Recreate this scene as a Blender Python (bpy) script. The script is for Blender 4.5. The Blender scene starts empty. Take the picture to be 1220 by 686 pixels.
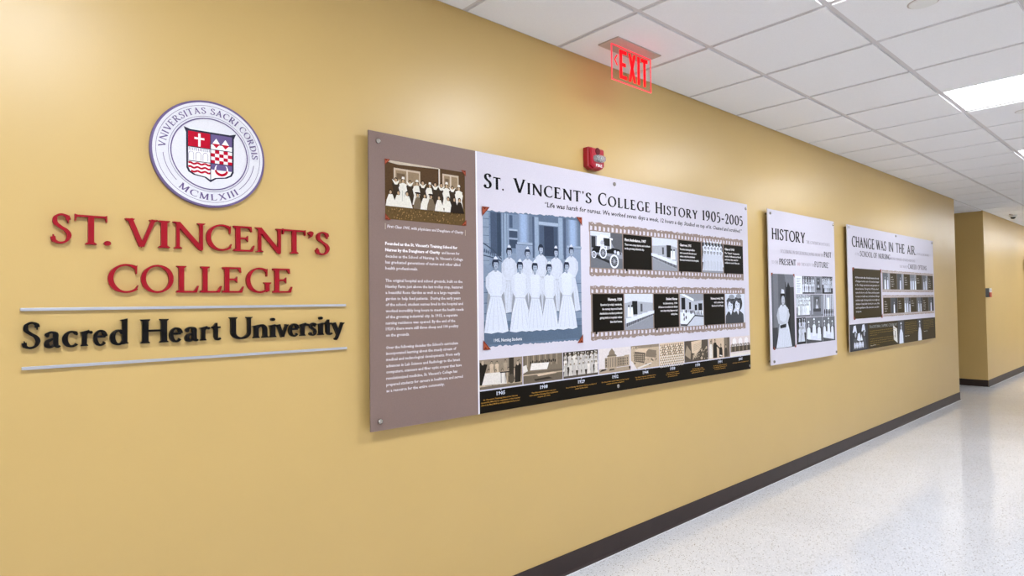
import bpy, bmesh, math, random
from mathutils import Vector, Matrix
random.seed(7)
S = bpy.context.scene
COL = S.collection
PI = math.pi

# ------------------------------------------------------------------ camera
H = 2.702                     # ceiling height
yaw, pitch, roll, FPX = 0.72730, 0.02462, -0.013568, 727.9
fwd = Vector((math.sin(yaw)*math.cos(pitch), math.cos(yaw)*math.cos(pitch), math.sin(pitch)))
rt = Vector((math.cos(yaw), -math.sin(yaw), 0)); up = rt.cross(fwd)
c_, s_ = math.cos(roll), math.sin(roll)
R_, U_ = c_*rt + s_*up, -s_*rt + c_*up
cam_data = bpy.data.cameras.new('camera')
cam_data.sensor_fit = 'HORIZONTAL'; cam_data.sensor_width = 36.0
cam_data.lens = 36.0*FPX/1220.0
cam_data.clip_start = .02; cam_data.clip_end = 200
cam = bpy.data.objects.new('camera', cam_data); COL.objects.link(cam)
M = Matrix((R_, U_, -fwd)).transposed().to_4x4(); M.translation = (0, -2.1761, 1.3821)
cam.matrix_world = M
S.camera = cam

# ------------------------------------------------------------------ world, exposure
w = bpy.data.worlds.new('world'); w.use_nodes = True; S.world = w
w.node_tree.nodes['Background'].inputs[0].default_value = (.8, .85, 1, 1)
w.node_tree.nodes['Background'].inputs[1].default_value = .3
S.view_settings.view_transform = 'Standard'; S.view_settings.look = 'None'
S.view_settings.gamma = 1; S.view_settings.use_curve_mapping = False
S.view_settings.exposure = 1.12
LAMP = 15.0                   # emission of the troffer lenses

# ------------------------------------------------------------------ materials
def lin(c):
    return tuple(((v/255)/12.92 if v/255 <= .04045 else ((v/255+.055)/1.055)**2.4) for v in c)
def mat(name, rgb, rough=.5, metal=0, spec=.5, emit=None, estr=0, trans=0, ior=1.45, coat=0):
    m = bpy.data.materials.new(name); m.use_nodes = True
    b = m.node_tree.nodes['Principled BSDF']
    b.inputs['Base Color'].default_value = (*lin(rgb), 1)
    b.inputs['Roughness'].default_value = rough; b.inputs['Metallic'].default_value = metal
    b.inputs['Specular IOR Level'].default_value = spec
    b.inputs['Transmission Weight'].default_value = trans; b.inputs['IOR'].default_value = ior
    b.inputs['Coat Weight'].default_value = coat
    if emit:
        b.inputs['Emission Color'].default_value = (*lin(emit), 1); b.inputs['Emission Strength'].default_value = estr
    return m
def nodes(m): return m.node_tree.nodes, m.node_tree.links, m.node_tree.nodes['Principled BSDF']
def objcoord(N): return N.new('ShaderNodeTexCoord').outputs['Object']
def geopos(N): return N.new('ShaderNodeNewGeometry').outputs['Position']
def noise(N, L, scale, detail=3, vec=None):
    n = N.new('ShaderNodeTexNoise'); n.inputs['Scale'].default_value = scale; n.inputs['Detail'].default_value = detail
    if vec is not None: L.new(vec, n.inputs['Vector'])
    return n
def bump(N, L, B, fac, strength, dist=.001):
    b = N.new('ShaderNodeBump'); b.inputs['Strength'].default_value = strength; b.inputs['Distance'].default_value = dist
    L.new(fac, b.inputs['Height']); L.new(b.outputs[0], B.inputs['Normal'])
def mottled(name, rgb, amt, scale, rough, bscale=0, bstr=0, spec=.5, bdist=.001):
    m = mat(name, rgb, rough, spec=spec); N, L, B = nodes(m); g = geopos(N)
    n = noise(N, L, scale, 4, g)
    r = N.new('ShaderNodeValToRGB'); c = lin(rgb)
    r.color_ramp.elements[0].position = .3; r.color_ramp.elements[1].position = .7
    r.color_ramp.elements[0].color = (*[v*(1-amt) for v in c], 1); r.color_ramp.elements[1].color = (*[min(1, v*(1+amt)) for v in c], 1)
    L.new(n.outputs[0], r.inputs[0]); L.new(r.outputs[0], B.inputs['Base Color'])
    if bscale: bump(N, L, B, noise(N, L, bscale, 2, g).outputs[0], bstr, bdist)
    return m
M_wall = mottled('gold_paint', (209, 177, 111), .012, 3.0, .36, 260, .25, .7, .0006)
M_wall2 = mottled('cream_paint', (230, 229, 228), .03, 3.0, .5, 260, .2, .4, .0006)
M_tile = mottled('ceiling_tile', (243, 243, 245), .02, 180, .9, 420, .5, .2, .0006)
M_tee = mat('tee_enamel', (214, 209, 209), .45, spec=.4)
M_slab = mat('plenum', (60, 58, 55), .9)
M_base = mottled('brown_rubber_base', (54, 43, 41), .10, 9, .42, 60, .2, .3)
M_caulk = mat('white_caulk', (225, 228, 232), .4)
M_lamp = mat('lamp_lens', (255, 255, 255), .5, emit=(243, 248, 255), estr=LAMP*.53)
M_core = mat('added_core_glow', (255, 255, 255), .5, emit=(243, 248, 255), estr=LAMP*3.3)  # stronger glow for the added centre, gives crisper shadows
M_metal = mat('brushed_steel', (172, 166, 160), .22, 1)
M_silver = mat('satin_aluminium', (192, 197, 210), .35, .55)
M_red = mat('red_enamel', (156, 6, 30), .4, spec=.3)
M_black = mat('black_enamel', (10, 8, 10), .4, spec=.2)
M_strobe = mottled('red_plastic', (178, 20, 44), .03, 30, .3)
M_strobe_d = mat('dark_red_plastic', (110, 10, 24), .5)
M_clear = mat('clear_plastic', (245, 248, 250), .08, trans=.75, ior=1.45)
M_white = mat('white_plastic', (232, 232, 230), .4)
M_darkdome = mat('smoked_dome', (12, 14, 16), .1)
M_orange = mat('red_label', (196, 52, 34), .4)
M_greyside = mat('grey_plastic', (120, 124, 130), .4)
M_acrylic = bpy.data.materials.new('clear_acrylic'); M_acrylic.use_nodes = True
def _acr():
    N, L = M_acrylic.node_tree.nodes, M_acrylic.node_tree.links
    N.clear(); o = N.new('ShaderNodeOutputMaterial'); mx = N.new('ShaderNodeMixShader'); t = N.new('ShaderNodeBsdfTransparent'); g = N.new('ShaderNodeBsdfGlossy')
    t.inputs[0].default_value = (.93, .93, .93, 1); g.inputs['Roughness'].default_value = .05
    mx.inputs[0].default_value = .05
    L.new(t.outputs[0], mx.inputs[1]); L.new(g.outputs[0], mx.inputs[2]); L.new(mx.outputs[0], o.inputs[0])
_acr()
M_exit = mat('lit_red_lettering', (140, 2, 8), .5, spec=.2, emit=(255, 2, 14), estr=.9)
M_exit_edge = mat('lit_acrylic_edge', (235, 70, 80), .3, emit=(255, 56, 76), estr=.5)
M_plate = mat('sign_plate_metal', (188, 178, 172), .4, .2)
M_frame = mat('grey_door_frame', (150, 148, 150), .45)

# floor : pale speckled sheet floor with a polish coat
M_floor = mat('speckled_floor', (214, 213, 216), .16, spec=.5)
def _floor():
    N, L, B = nodes(M_floor); g = geopos(N)
    n = noise(N, L, 1.2, 4, g)
    r = N.new('ShaderNodeValToRGB'); r.color_ramp.elements[0].color = (*lin((216, 218, 224)), 1); r.color_ramp.elements[1].color = (*lin((223, 225, 231)), 1)
    r.color_ramp.elements[0].position = .35; r.color_ramp.elements[1].position = .65
    L.new(n.outputs[0], r.inputs[0]); cur = r.outputs[0]
    for sc, th, col, keep in ((95, .28, (132, 124, 112), .70), (150, .32, (176, 178, 186), .68), (60, .15, (96, 90, 86), .76), (120, .34, (240, 241, 244), .55)):
        v = N.new('ShaderNodeTexVoronoi'); v.inputs['Scale'].default_value = sc; L.new(g, v.inputs['Vector'])
        a = N.new('ShaderNodeMath'); a.operation = 'LESS_THAN'; a.inputs[1].default_value = th; L.new(v.outputs['Distance'], a.inputs[0])
        sp = N.new('ShaderNodeSeparateColor'); L.new(v.outputs['Color'], sp.inputs[0])
        b = N.new('ShaderNodeMath'); b.operation = 'GREATER_THAN'; b.inputs[1].default_value = keep; L.new(sp.outputs[0], b.inputs[0])
        mu = N.new('ShaderNodeMath'); mu.operation = 'MULTIPLY'; L.new(a.outputs[0], mu.inputs[0]); L.new(b.outputs[0], mu.inputs[1])
        mx = N.new('ShaderNodeMix'); mx.data_type = 'RGBA'; L.new(mu.outputs[0], mx.inputs[0]); L.new(cur, mx.inputs[6]); mx.inputs[7].default_value = (*lin(col), 1)
        cur = mx.outputs[2]
    L.new(cur, B.inputs['Base Color'])
    n2 = noise(N, L, 2.2, 3, g); mr = N.new('ShaderNodeMapRange'); mr.inputs[3].default_value = .05; mr.inputs[4].default_value = .13
    L.new(n2.outputs[0], mr.inputs[0]); L.new(mr.outputs[0], B.inputs['Roughness'])
    bump(N, L, B, noise(N, L, 2.6, 2, g).outputs[0], .30, .006)
_floor()

# printed surface : colour comes from the print itself (colour attribute), with paper grain
M_print = mat('print_ink', (255, 255, 255), .42, spec=.07)
def _print():
    N, L, B = nodes(M_print)
    a = N.new('ShaderNodeAttribute'); a.attribute_name = 'ink'
    g = geopos(N); n = noise(N, L, 220, 3, g)
    mr = N.new('ShaderNodeMapRange'); mr.inputs[3].default_value = .90; mr.inputs[4].default_value = 1.10; L.new(n.outputs[0], mr.inputs[0])
    vm = N.new('ShaderNodeVectorMath'); vm.operation = 'SCALE'; L.new(a.outputs['Color'], vm.inputs[0]); L.new(mr.outputs[0], vm.inputs[3])
    L.new(vm.outputs[0], B.inputs['Base Color'])
_print()
# old photographs : the same with coarser, stronger grain
M_photo = mat('photo_ink', (255, 255, 255), .42, spec=.07)
def _photo():
    N, L, B = nodes(M_photo)
    a = N.new('ShaderNodeAttribute'); a.attribute_name = 'ink'
    g = geopos(N); n = noise(N, L, 150, 5, g)
    mr = N.new('ShaderNodeMapRange'); mr.inputs[1].default_value = .3; mr.inputs[2].default_value = .7
    mr.inputs[3].default_value = .90; mr.inputs[4].default_value = 1.08; L.new(n.outputs[0], mr.inputs[0])
    vm = N.new('ShaderNodeVectorMath'); vm.operation = 'SCALE'; L.new(a.outputs['Color'], vm.inputs[0]); L.new(mr.outputs[0], vm.inputs[3])
    L.new(vm.outputs[0], B.inputs['Base Color'])
_photo()

# ------------------------------------------------------------------ object helpers
def link(name, me, m=None, parent=None, loc=None):
    o = bpy.data.objects.new(name, me); COL.objects.link(o)
    if m is not None and me is not None and not me.materials: me.materials.append(m)
    if parent is not None: o.parent = parent
    if loc is not None: o.location = loc
    return o
def tag(o, label=None, cat=None, group=None, kind=None):
    if label: o['label'] = label
    if cat: o['category'] = cat
    if group: o['group'] = group
    if kind: o['kind'] = kind
    return o
def thing(name, loc, label, cat, group=None):
    return tag(link(name, None, loc=loc), label, cat, group)
class MB:
    """collects boxes, prisms, cylinders; coordinates relative to origin o"""
    def __init__(s, o=(0, 0, 0)): s.v = []; s.f = []; s.o = o
    def poly(s, vs, fs):
        n = len(s.v); s.v += [(x-s.o[0], y-s.o[1], z-s.o[2]) for x, y, z in vs]; s.f += [tuple(i+n for i in f) for f in fs]; return s
    def box(s, a, b):
        (x0, y0, z0), (x1, y1, z1) = a, b
        return s.poly([(x0, y0, z0), (x1, y0, z0), (x1, y1, z0), (x0, y1, z0), (x0, y0, z1), (x1, y0, z1), (x1, y1, z1), (x0, y1, z1)],
                      [(0, 3, 2, 1), (4, 5, 6, 7), (0, 1, 5, 4), (1, 2, 6, 5), (2, 3, 7, 6), (3, 0, 4, 7)])
    def prism_y(s, pts, yf, yb):      # pts (x,z), front at yf (towards the viewer, smaller y)
        n = len(pts); ar = sum(pts[i][0]*pts[(i+1) % n][1]-pts[(i+1) % n][0]*pts[i][1] for i in range(n))
        if ar < 0: pts = pts[::-1]
        return s.poly([(x, yf, z) for x, z in pts]+[(x, yb, z) for x, z in pts],
                      [tuple(range(n)), tuple(range(2*n-1, n-1, -1))]+[(i, i+n, (i+1) % n+n, (i+1) % n) for i in range(n)])
    def revolve(s, c, prof, axis='z', n=32):      # prof [(r, t)] along the axis from c
        vs = []; fs = []
        for r, t in prof:
            for k in range(n):
                a = 2*PI*k/n; u, v = r*math.cos(a), r*math.sin(a)
                vs.append((c[0]+u, c[1]+v, c[2]+t) if axis == 'z' else (c[0]+u, c[1]+t, c[2]+v))
        m = len(prof)
        for j in range(m-1):
            for k in range(n):
                a, b, c2, d = j*n+k, j*n+(k+1) % n, (j+1)*n+(k+1) % n, (j+1)*n+k
                fs.append((a, b, c2, d))
        fs.append(tuple(range(n))); fs.append(tuple(range((m-1)*n, m*n)))
        return s.poly(vs, fs)
    def mesh(s, name='mesh', smooth=False, fix=False, bevel=0):
        me = bpy.data.meshes.new(name); me.from_pydata(s.v, [], s.f)
        if fix or bevel:
            bm = bmesh.new(); bm.from_mesh(me)
            if bevel: bmesh.ops.bevel(bm, geom=bm.edges[:], offset=bevel, segments=2, affect='EDGES', profile=.6)
            bmesh.ops.recalc_face_normals(bm, faces=bm.faces[:]); bm.to_mesh(me); bm.free()
        if smooth:
            for p in me.polygons: p.use_smooth = True
        me.update(); return me
    def build(s, name, m, parent=None, loc=None, **k): return link(name, s.mesh(name, **k), m, parent, loc)

# ------------------------------------------------------------------ structure
X0, X1 = -4.6, 22.0            # corridor ends
WE = 9.985                     # end of the gold wall
FW = 11.66                     # start of the far gold wall
YO = -2.784                    # opposite wall
AD = 3.2                       # depth of the side passage
floor = MB().box((X0-.2, YO-.2, -.1), (X1+.2, AD+.2, 0)).build('floor', M_floor); tag(floor, kind='structure')
def struct(name, m, *boxes):
    b = MB()
    for a in boxes: b.box(*a)
    return tag(b.build(name, m, fix=True), kind='structure')
wl = struct('wall_left', M_wall, ((X0, 0, 0), (WE, .15, H+.12)))
wf = struct('wall_far', M_wall, ((FW, 0, 0), (X1, .15, H+.12)))
wp = struct('wall_passage', M_wall, ((FW, .1501, 0), (FW+.15, AD, H+.12)))
wq = struct('wall_passage_near', M_wall, ((WE-.15, .1501, 0), (WE, AD, H+.12)))
wpe = struct('wall_passage_end', M_wall, ((WE, AD, 0), (FW, AD+.15, H+.12)))
wo = struct('wall_right', M_wall2, ((X0, YO-.15, 0), (X1, YO, H+.12)))
wb = struct('wall_back', M_wall2, ((X0-.15, YO-.15, 0), (X0, .15, H+.12)))
we = struct('wall_end', M_wall, ((X1, YO-.15, 0), (X1+.15, .15, H+.12)))

# baseboards : rubber cove strips, each length a piece
def cove(name, p0, d, length, nrm):
    root = tag(link(name, None, loc=p0), kind='structure')
    d = Vector(d); n = Vector(nrm); k = 0; t = 0
    while t < length-1e-3:
        L = min(1.22, length-t); b = MB()
        prof = [(0.0005, 0), (.012, 0), (.0125, .003), (.0062, .012), (.0045, .02), (.0045, .101), (.003, .1035), (.0005, .1035)]
        a0 = d*(t+.0006); a1 = d*(t+L-.0006); m = len(prof)
        vs = [tuple(a+n*q+Vector((0, 0, z))) for a in (a0, a1) for q, z in prof]
        b.poly(vs, [tuple(range(m)), tuple(range(2*m-1, m-1, -1))]+[(i, (i+1) % m, (i+1) % m+m, i+m) for i in range(m)])
        b.build('base_strip', M_base, root, fix=True)
        t += L; k += 1
    b = MB(); a0, a1 = Vector((0, 0, 0)), d*length
    vs = [tuple(a+n*q+Vector((0, 0, z))) for a in (a0, a1) for q, z in ((.0122, 0), (.0165, 0), (.0122, .0018))]
    b.poly(vs, [(0, 1, 2), (5, 4, 3), (0, 1, 4, 3), (1, 2, 5, 4), (2, 0, 3, 5)]); b.build('caulk_line', M_caulk, root, fix=True)
    return root
cove('baseboard_left', (X0, 0, 0), (1, 0, 0), WE-X0, (0, -1, 0))
cove('baseboard_far', (FW, 0, 0), (1, 0, 0), X1-FW, (0, -1, 0))
cove('baseboard_passage', (FW, 0, 0), (0, 1, 0), AD, (-1, 0, 0))
cove('baseboard_passage_near', (WE, 0, 0), (0, 1, 0), AD, (1, 0, 0))
cove('baseboard_right', (X0, YO, 0), (1, 0, 0), X1-X0, (0, 1, 0))

# ceiling : slab above, grid of tees, tegular tiles
T0, T = 1.6632, .6096
A0, TW = .511, .587
rows = [(-A0, 0), (-A0-TW, -A0), (-A0-2*TW, -A0-TW), (-A0-3*TW, -A0-2*TW), (YO, -A0-3*TW)]
ceil = tag(MB().box((X0-.15, YO-.15, H+.12), (X1+.15, AD+.15, H+.2)).build('ceiling', M_slab), kind='structure')
TEE = .009                     # tile face hangs this far below the tee flange
def tile_mesh(wx, wy):
    g = .0145; x, y = wx/2-g, wy/2-g
    b = MB()
    b.box((-x, -y, H), (x, y, H+TEE+.001)); b.box((-wx/2+.006, -wy/2+.006, H+TEE+.001), (wx/2-.006, wy/2-.006, H+.022))
    return b.mesh('ceiling_tile')
cache = {}
lamp_cols = [i for i in range(-11, 40) if (i-1) % 4 == 0 and i != 13]
def tile(x0, x1, y0, y1):
    k = (round(x1-x0, 4), round(y1-y0, 4))
    if k not in cache: cache[k] = tile_mesh(*k)
    link('ceiling_tile', cache[k], M_tile, ceil, ((x0+x1)/2, (y0+y1)/2, 0))
i0, i1 = -10, 33
for i in range(i0, i1):
    xa, xb = T0+i*T, T0+(i+1)*T
    if xa < X0: xa = X0
    xb = min(xb, X1)
    if xb-xa < .05: continue
    for r, (ya, yb) in enumerate(rows):
        if r == 2 and i in lamp_cols: continue
        tile(xa, xb, ya, yb)
# side-passage tiles
for ya, yb in ((0.0, .6), (.6, 1.2), (1.2, 1.8), (1.8, 2.4), (2.4, AD)):
    for xa, xb in ((WE, T0+14*T), (T0+14*T, T0+15*T), (T0+15*T, T0+16*T), (T0+16*T, FW)):
        if xb-xa > .05: tile(xa, xb, ya, yb)
def tee(a, b, hw=.0120):
    bx = MB()
    if abs(a[0]-b[0]) > abs(a[1]-b[1]): bx.box((a[0], a[1]-hw, H+TEE-.0015), (b[0], a[1]+hw, H+TEE)).box((a[0], a[1]-.003, H+TEE), (b[0], a[1]+.003, H+.045))
    else: bx.box((a[0]-hw, a[1], H+TEE-.0014), (a[0]+hw, b[1], H+TEE-.0001)).box((a[0]-.003, a[1], H+TEE), (a[0]+.003, b[1], H+.045))
    return bx
for ya, yb in rows[:-1]: tee((X0, ya), (X1, ya)).build('main_tee', M_tee, ceil)
ct = None
for i in range(i0, i1+1):
    x = T0+i*T
    if x < X0+.02 or x > X1: continue
    if ct is None: ct = tee((0, YO), (0, 0)).mesh('cross_tee')
    link('cross_tee', ct, M_tee, ceil, (x, 0, 0))
for x in (T0+14*T, T0+15*T, T0+16*T): tee((x, 0), (x, AD)).build('cross_tee', M_tee, ceil)
for y in (0, .6, 1.2, 1.8, 2.4): tee((WE, y), (FW, y)).build('main_tee', M_tee, ceil)
for a, b in (((X0, -.0001), (WE, 0)), ((FW, -.0001), (X1, 0)), ((X0, YO), (X1, YO))):
    s = -1 if a[1] > YO+1 else 1; y = 0 if s < 0 else YO
    MB().box((a[0], min(y, y+s*.018), H+TEE-.003), (b[0], max(y, y+s*.018), H+TEE-.0016)).build('wall_angle', M_tee, ceil)

# ceiling lights, the lens sits just above the tee flange
lamp_lbl = {1: 'square ceiling light panel cut off by the top edge, nearest the exit sign', 5: 'large bright square ceiling light panel at the right edge of the view',
            9: 'small far square ceiling light panel at the right edge, second along the corridor'}
lens = house = core = None
for i in lamp_cols:
    x = T0+i*T
    if x < X0 or x+T > X1: continue
    t = thing('ceiling_light', (x+T/2, -A0-1.5*TW, H+TEE), lamp_lbl.get(i, 'ceiling light panel outside the view, ' + {-7: 'at the rear end of the corridor', -3: 'just behind the camera', 17: 'first past the side passage', 21: 'second past the side passage', 25: 'third past the side passage', 29: 'fourth past the side passage'}.get(i, 'last before the end wall')), 'ceiling light', 'square ceiling lights along the corridor')
    if lens is None:
        hx, hy = T/2-.010, TW/2-.010
        lens = MB().box((-hx+.004, -hy+.004, .001), (hx-.004, hy-.004, .004)).mesh('lens')
        house = MB().box((-hx, -hy, .045), (hx, hy, .05)).box((-hx, -hy, .0005), (-hx+.004, hy, .045)).box((hx-.004, -hy, .0005), (hx, hy, .045)).box((-hx, -hy, .0005), (hx, -hy+.004, .045)).box((-hx, hy-.004, .0005), (hx, hy, .045)).mesh('housing')
    if core is None: core = MB().box((-.12, -.12, -.0005), (.12, .12, .0008)).mesh('added_core')  # bright centre added under the lens to sharpen cast shadows
    link('added_core', core, M_core, t); link('lens', lens, M_lamp, t); link('housing', house, M_white, t)
# concealed sprinkler covers
sp = None
for i, lb in ((2, 'round white sprinkler cover cut off by the top edge of the view'), (6, 'round white sprinkler cover by the large light panel at right'), (10, 'small far round sprinkler cover on the ceiling')):
    x = T0+(i+.5)*T
    t = thing('sprinkler_cover', (x, -A0-1.5*TW, H), lb, 'sprinkler', 'round sprinkler covers on the ceiling')
    if sp is None:
        sp = (MB().revolve((0, 0, 0), [(.001, -.006), (.050, -.006), (.055, -.0035), (.055, 0)], n=40).mesh('cover_plate', fix=True), MB().revolve((0, 0, 0), [(.058, -.0015), (.0615, -.0005), (.0615, 0)], n=40).mesh('rim_ring', fix=True))
    link('cover_plate', sp[0], M_white, t); link('rim', sp[1], M_plate, t)  # greyer metal rim round the white cover plate
# dome camera at the far end
t = thing('dome_camera', (12.70, -.20, H), 'small white ceiling dome camera with dark bubble above the far wall', 'camera')
MB().revolve((0, 0, 0), [(.040, -.034), (.054, -.027), (.058, 0)], n=28).build('housing', M_white, t, fix=True, smooth=True)
MB().revolve((0, 0, 0), [(.004, -.062), (.022, -.058), (.033, -.046), (.037, -.034)], n=28).build('dome', M_darkdome, t, fix=True, smooth=True)
MB().box((-.22, -.018, -.014), (-.10, .018, 0)).build('cable_box', M_plate, t, fix=True)
MB().box((-.10, -.008, -.012), (-.05, .008, 0)).build('conduit', M_plate, t, fix=True)

# ------------------------------------------------------------------ serif lettering, drawn with a broad nib
TH, TN = .135, .055
def ribbon(pts, ws=None, th=TH, tn=TN):
    n = len(pts); q = []
    for i in range(n-1):
        (x0, y0), (x1, y1) = pts[i], pts[i+1]
        L_, R2 = [], []
        for j, (x, y) in ((i, pts[i]), (i+1, pts[i+1])):
            a = pts[max(j-1, 0)]; b = pts[min(j+1, n-1)]
            dx, dy = b[0]-a[0], b[1]-a[1]; l = math.hypot(dx, dy) or 1; dx /= l; dy /= l
            if ws: t = j/(n-1)*(len(ws)-1); k = min(int(t), len(ws)-2); wd = ws[k]+(ws[k+1]-ws[k])*(t-k)
            else: wd = max(tn, th*abs(dx*math.sin(.2)-dy*math.cos(.2)))
            L_.append((x-dy*wd/2, y+dx*wd/2)); R2.append((x+dy*wd/2, y-dx*wd/2))
        q.append([L_[0], L_[1], R2[1], R2[0]])
    return q
def smooth(p, k=5):
    o = []; n = len(p)
    for i in range(n-1):
        a, b, c, d = p[max(i-1, 0)], p[i], p[i+1], p[min(i+2, n-1)]
        for j in range(k):
            t = j/k
            o.append(tuple(.5*((2*b[m])+(-a[m]+c[m])*t+(2*a[m]-5*b[m]+4*c[m]-d[m])*t*t+(-a[m]+3*b[m]-3*c[m]+d[m])*t**3) for m in (0, 1)))
    o.append(p[-1]); return o
def arc(cx, cy, rx, ry, a0, a1, n=20):
    return [(cx+rx*math.cos(math.radians(a0+(a1-a0)*k/n)), cy+ry*math.sin(math.radians(a0+(a1-a0)*k/n))) for k in range(n+1)]
def glyph(ch, th=TH, tn=TN, xh=.6):
    P = []
    def s(x0, y0, x1, y1, w=None): P.extend(ribbon([(x0, y0), (x1, y1)], [w or th]*2))
    def c(p, ws=None): P.extend(ribbon(smooth(p), ws, th, tn))
    def a(*k, ws=None): P.extend(ribbon(arc(*k), ws, th, tn))
    def poly(*p): P.append(list(p))
    def sf(x, y, h=.13, w=None):
        w = (w or th)/2; k = 1 if y < .3 else -1
        P.append([(x-h, y), (x+h, y), (x+h, y+k*.03), (x+w, y+k*.085), (x-w, y+k*.085), (x-h, y+k*.03)])
    def dot(x, y, r): P.append([(x+r*math.cos(t*PI/6), y+r*math.sin(t*PI/6)) for t in range(12)])
    def flag(x, y): poly((x-th/2-.06, y-.07), (x+th/2, y), (x+th/2, y-.12), (x-th/2, y-.10))
    t2 = tn*1.35
    if ch == 'A': s(.36, 1, .70, 0); s(.40, .93, .1, .0, t2); s(.2, .34, .58, .34, tn); sf(.1, 0, .11, tn); sf(.70, 0, .13)
    elif ch == 'B': s(.17, 0, .17, 1); c([(.17, .97), (.36, .965), (.48, .88), (.49, .68), (.38, .55), (.17, .53)]); c([(.17, .53), (.42, .52), (.56, .40), (.56, .16), (.42, .035), (.17, .03)]); sf(.12, 0, .09); sf(.12, 1, .09)
    elif ch in 'CG':
        a(.48, .5, .40, .483, 52, 312, 26); poly((.715, .66), (.745, .66), (.755, .98), (.72, .94), (.66, .86), (.70, .84))
        if ch == 'C': poly((.70, .12), (.735, .10), (.785, .25), (.765, .26))
        else: s(.755, .06, .755, .42); sf(.755, .42, .13); poly((.70, .10), (.74, .02), (.82, .1), (.82, .2), (.7, .2))
    elif ch == 'D': s(.17, 0, .17, 1); c([(.17, .97), (.45, .965), (.70, .82), (.79, .5), (.70, .18), (.45, .035), (.17, .03)]); sf(.12, 0, .09); sf(.12, 1, .09)
    elif ch in 'EF':
        s(.17, 0, .17, 1); s(.12, .97, .56, .97, tn); s(.17, .52, .46, .52, tn); poly((.47, 1), (.585, 1), (.60, .79), (.575, .79)); poly((.40, .53), (.475, .64), (.475, .39), (.40, .50)); sf(.12, 1, .09)
        if ch == 'E': s(.12, .03, .6, .03, tn); poly((.47, 0), (.62, 0), (.68, .24), (.65, .25), (.58, .10)); sf(.12, 0, .09)
        else: sf(.17, 0)
    elif ch == 'H': s(.17, 0, .17, 1); s(.69, 0, .69, 1); s(.17, .52, .69, .52, tn); [sf(x, y) for x in (.17, .69) for y in (0, 1)]
    elif ch == 'I': s(.16, 0, .16, 1); sf(.16, 0); sf(.16, 1)
    elif ch == 'K': s(.17, 0, .17, 1); sf(.17, 0); sf(.17, 1); s(.60, .98, .22, .5, tn); s(.3, .56, .7, 0); sf(.6, 1, .1, tn); sf(.7, 0, .1)
    elif ch == 'L': s(.17, 0, .17, 1); sf(.17, 1); sf(.12, 0, .09); s(.12, .03, .56, .03, tn); poly((.43, 0), (.59, 0), (.65, .25), (.62, .26), (.54, .10))
    elif ch == 'M': s(.17, 0, .19, 1, t2); s(.85, 0, .83, 1); s(.19, 1, .51, .03); s(.82, 1, .51, .03, t2); sf(.17, 0, .11, tn); sf(.86, 0); poly((.06, 1), (.06, .97), (.2, .9), (.25, 1)); poly((.96, 1), (.96, .97), (.82, .9), (.76, 1))
    elif ch == 'N': s(.16, 0, .16, .96, t2); s(.80, 0, .80, 1, t2); s(.15, .97, .79, .02); sf(.16, 0, .11, tn); sf(.8, 1, .11, tn); poly((.02, 1), (.22, 1), (.16, .9), (.12, .93), (.02, .97)); poly((.74, .08), (.74, 0), (.80, -.05), (.835, -.04), (.835, .08))
    elif ch in 'O0':
        w = .40 if ch == 'O' else .24
        a(w+.07, .5, w, .483, 0, 360, 32)
    elif ch in 'PR':
        s(.17, 0, .17, 1); c([(.17, .97), (.40, .965), (.55, .87), (.56, .66), (.42, .50), (.17, .48)]); sf(.17, 0); sf(.12, 1, .09)
        if ch == 'R': s(.34, .50, .68, 0); sf(.70, 0, .11)
    elif ch == 'S':
        c([(.50, .80), (.46, .91), (.30, .975), (.14, .89), (.125, .70), (.27, .56), (.44, .44), (.52, .27), (.43, .08), (.26, .022), (.10, .09), (.06, .22)])
        poly((.475, .70), (.50, .70), (.525, .96), (.49, .94), (.45, .86)); poly((.085, .29), (.055, .29), (.035, .03), (.07, .06), (.12, .14))
    elif ch == 's':
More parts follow.
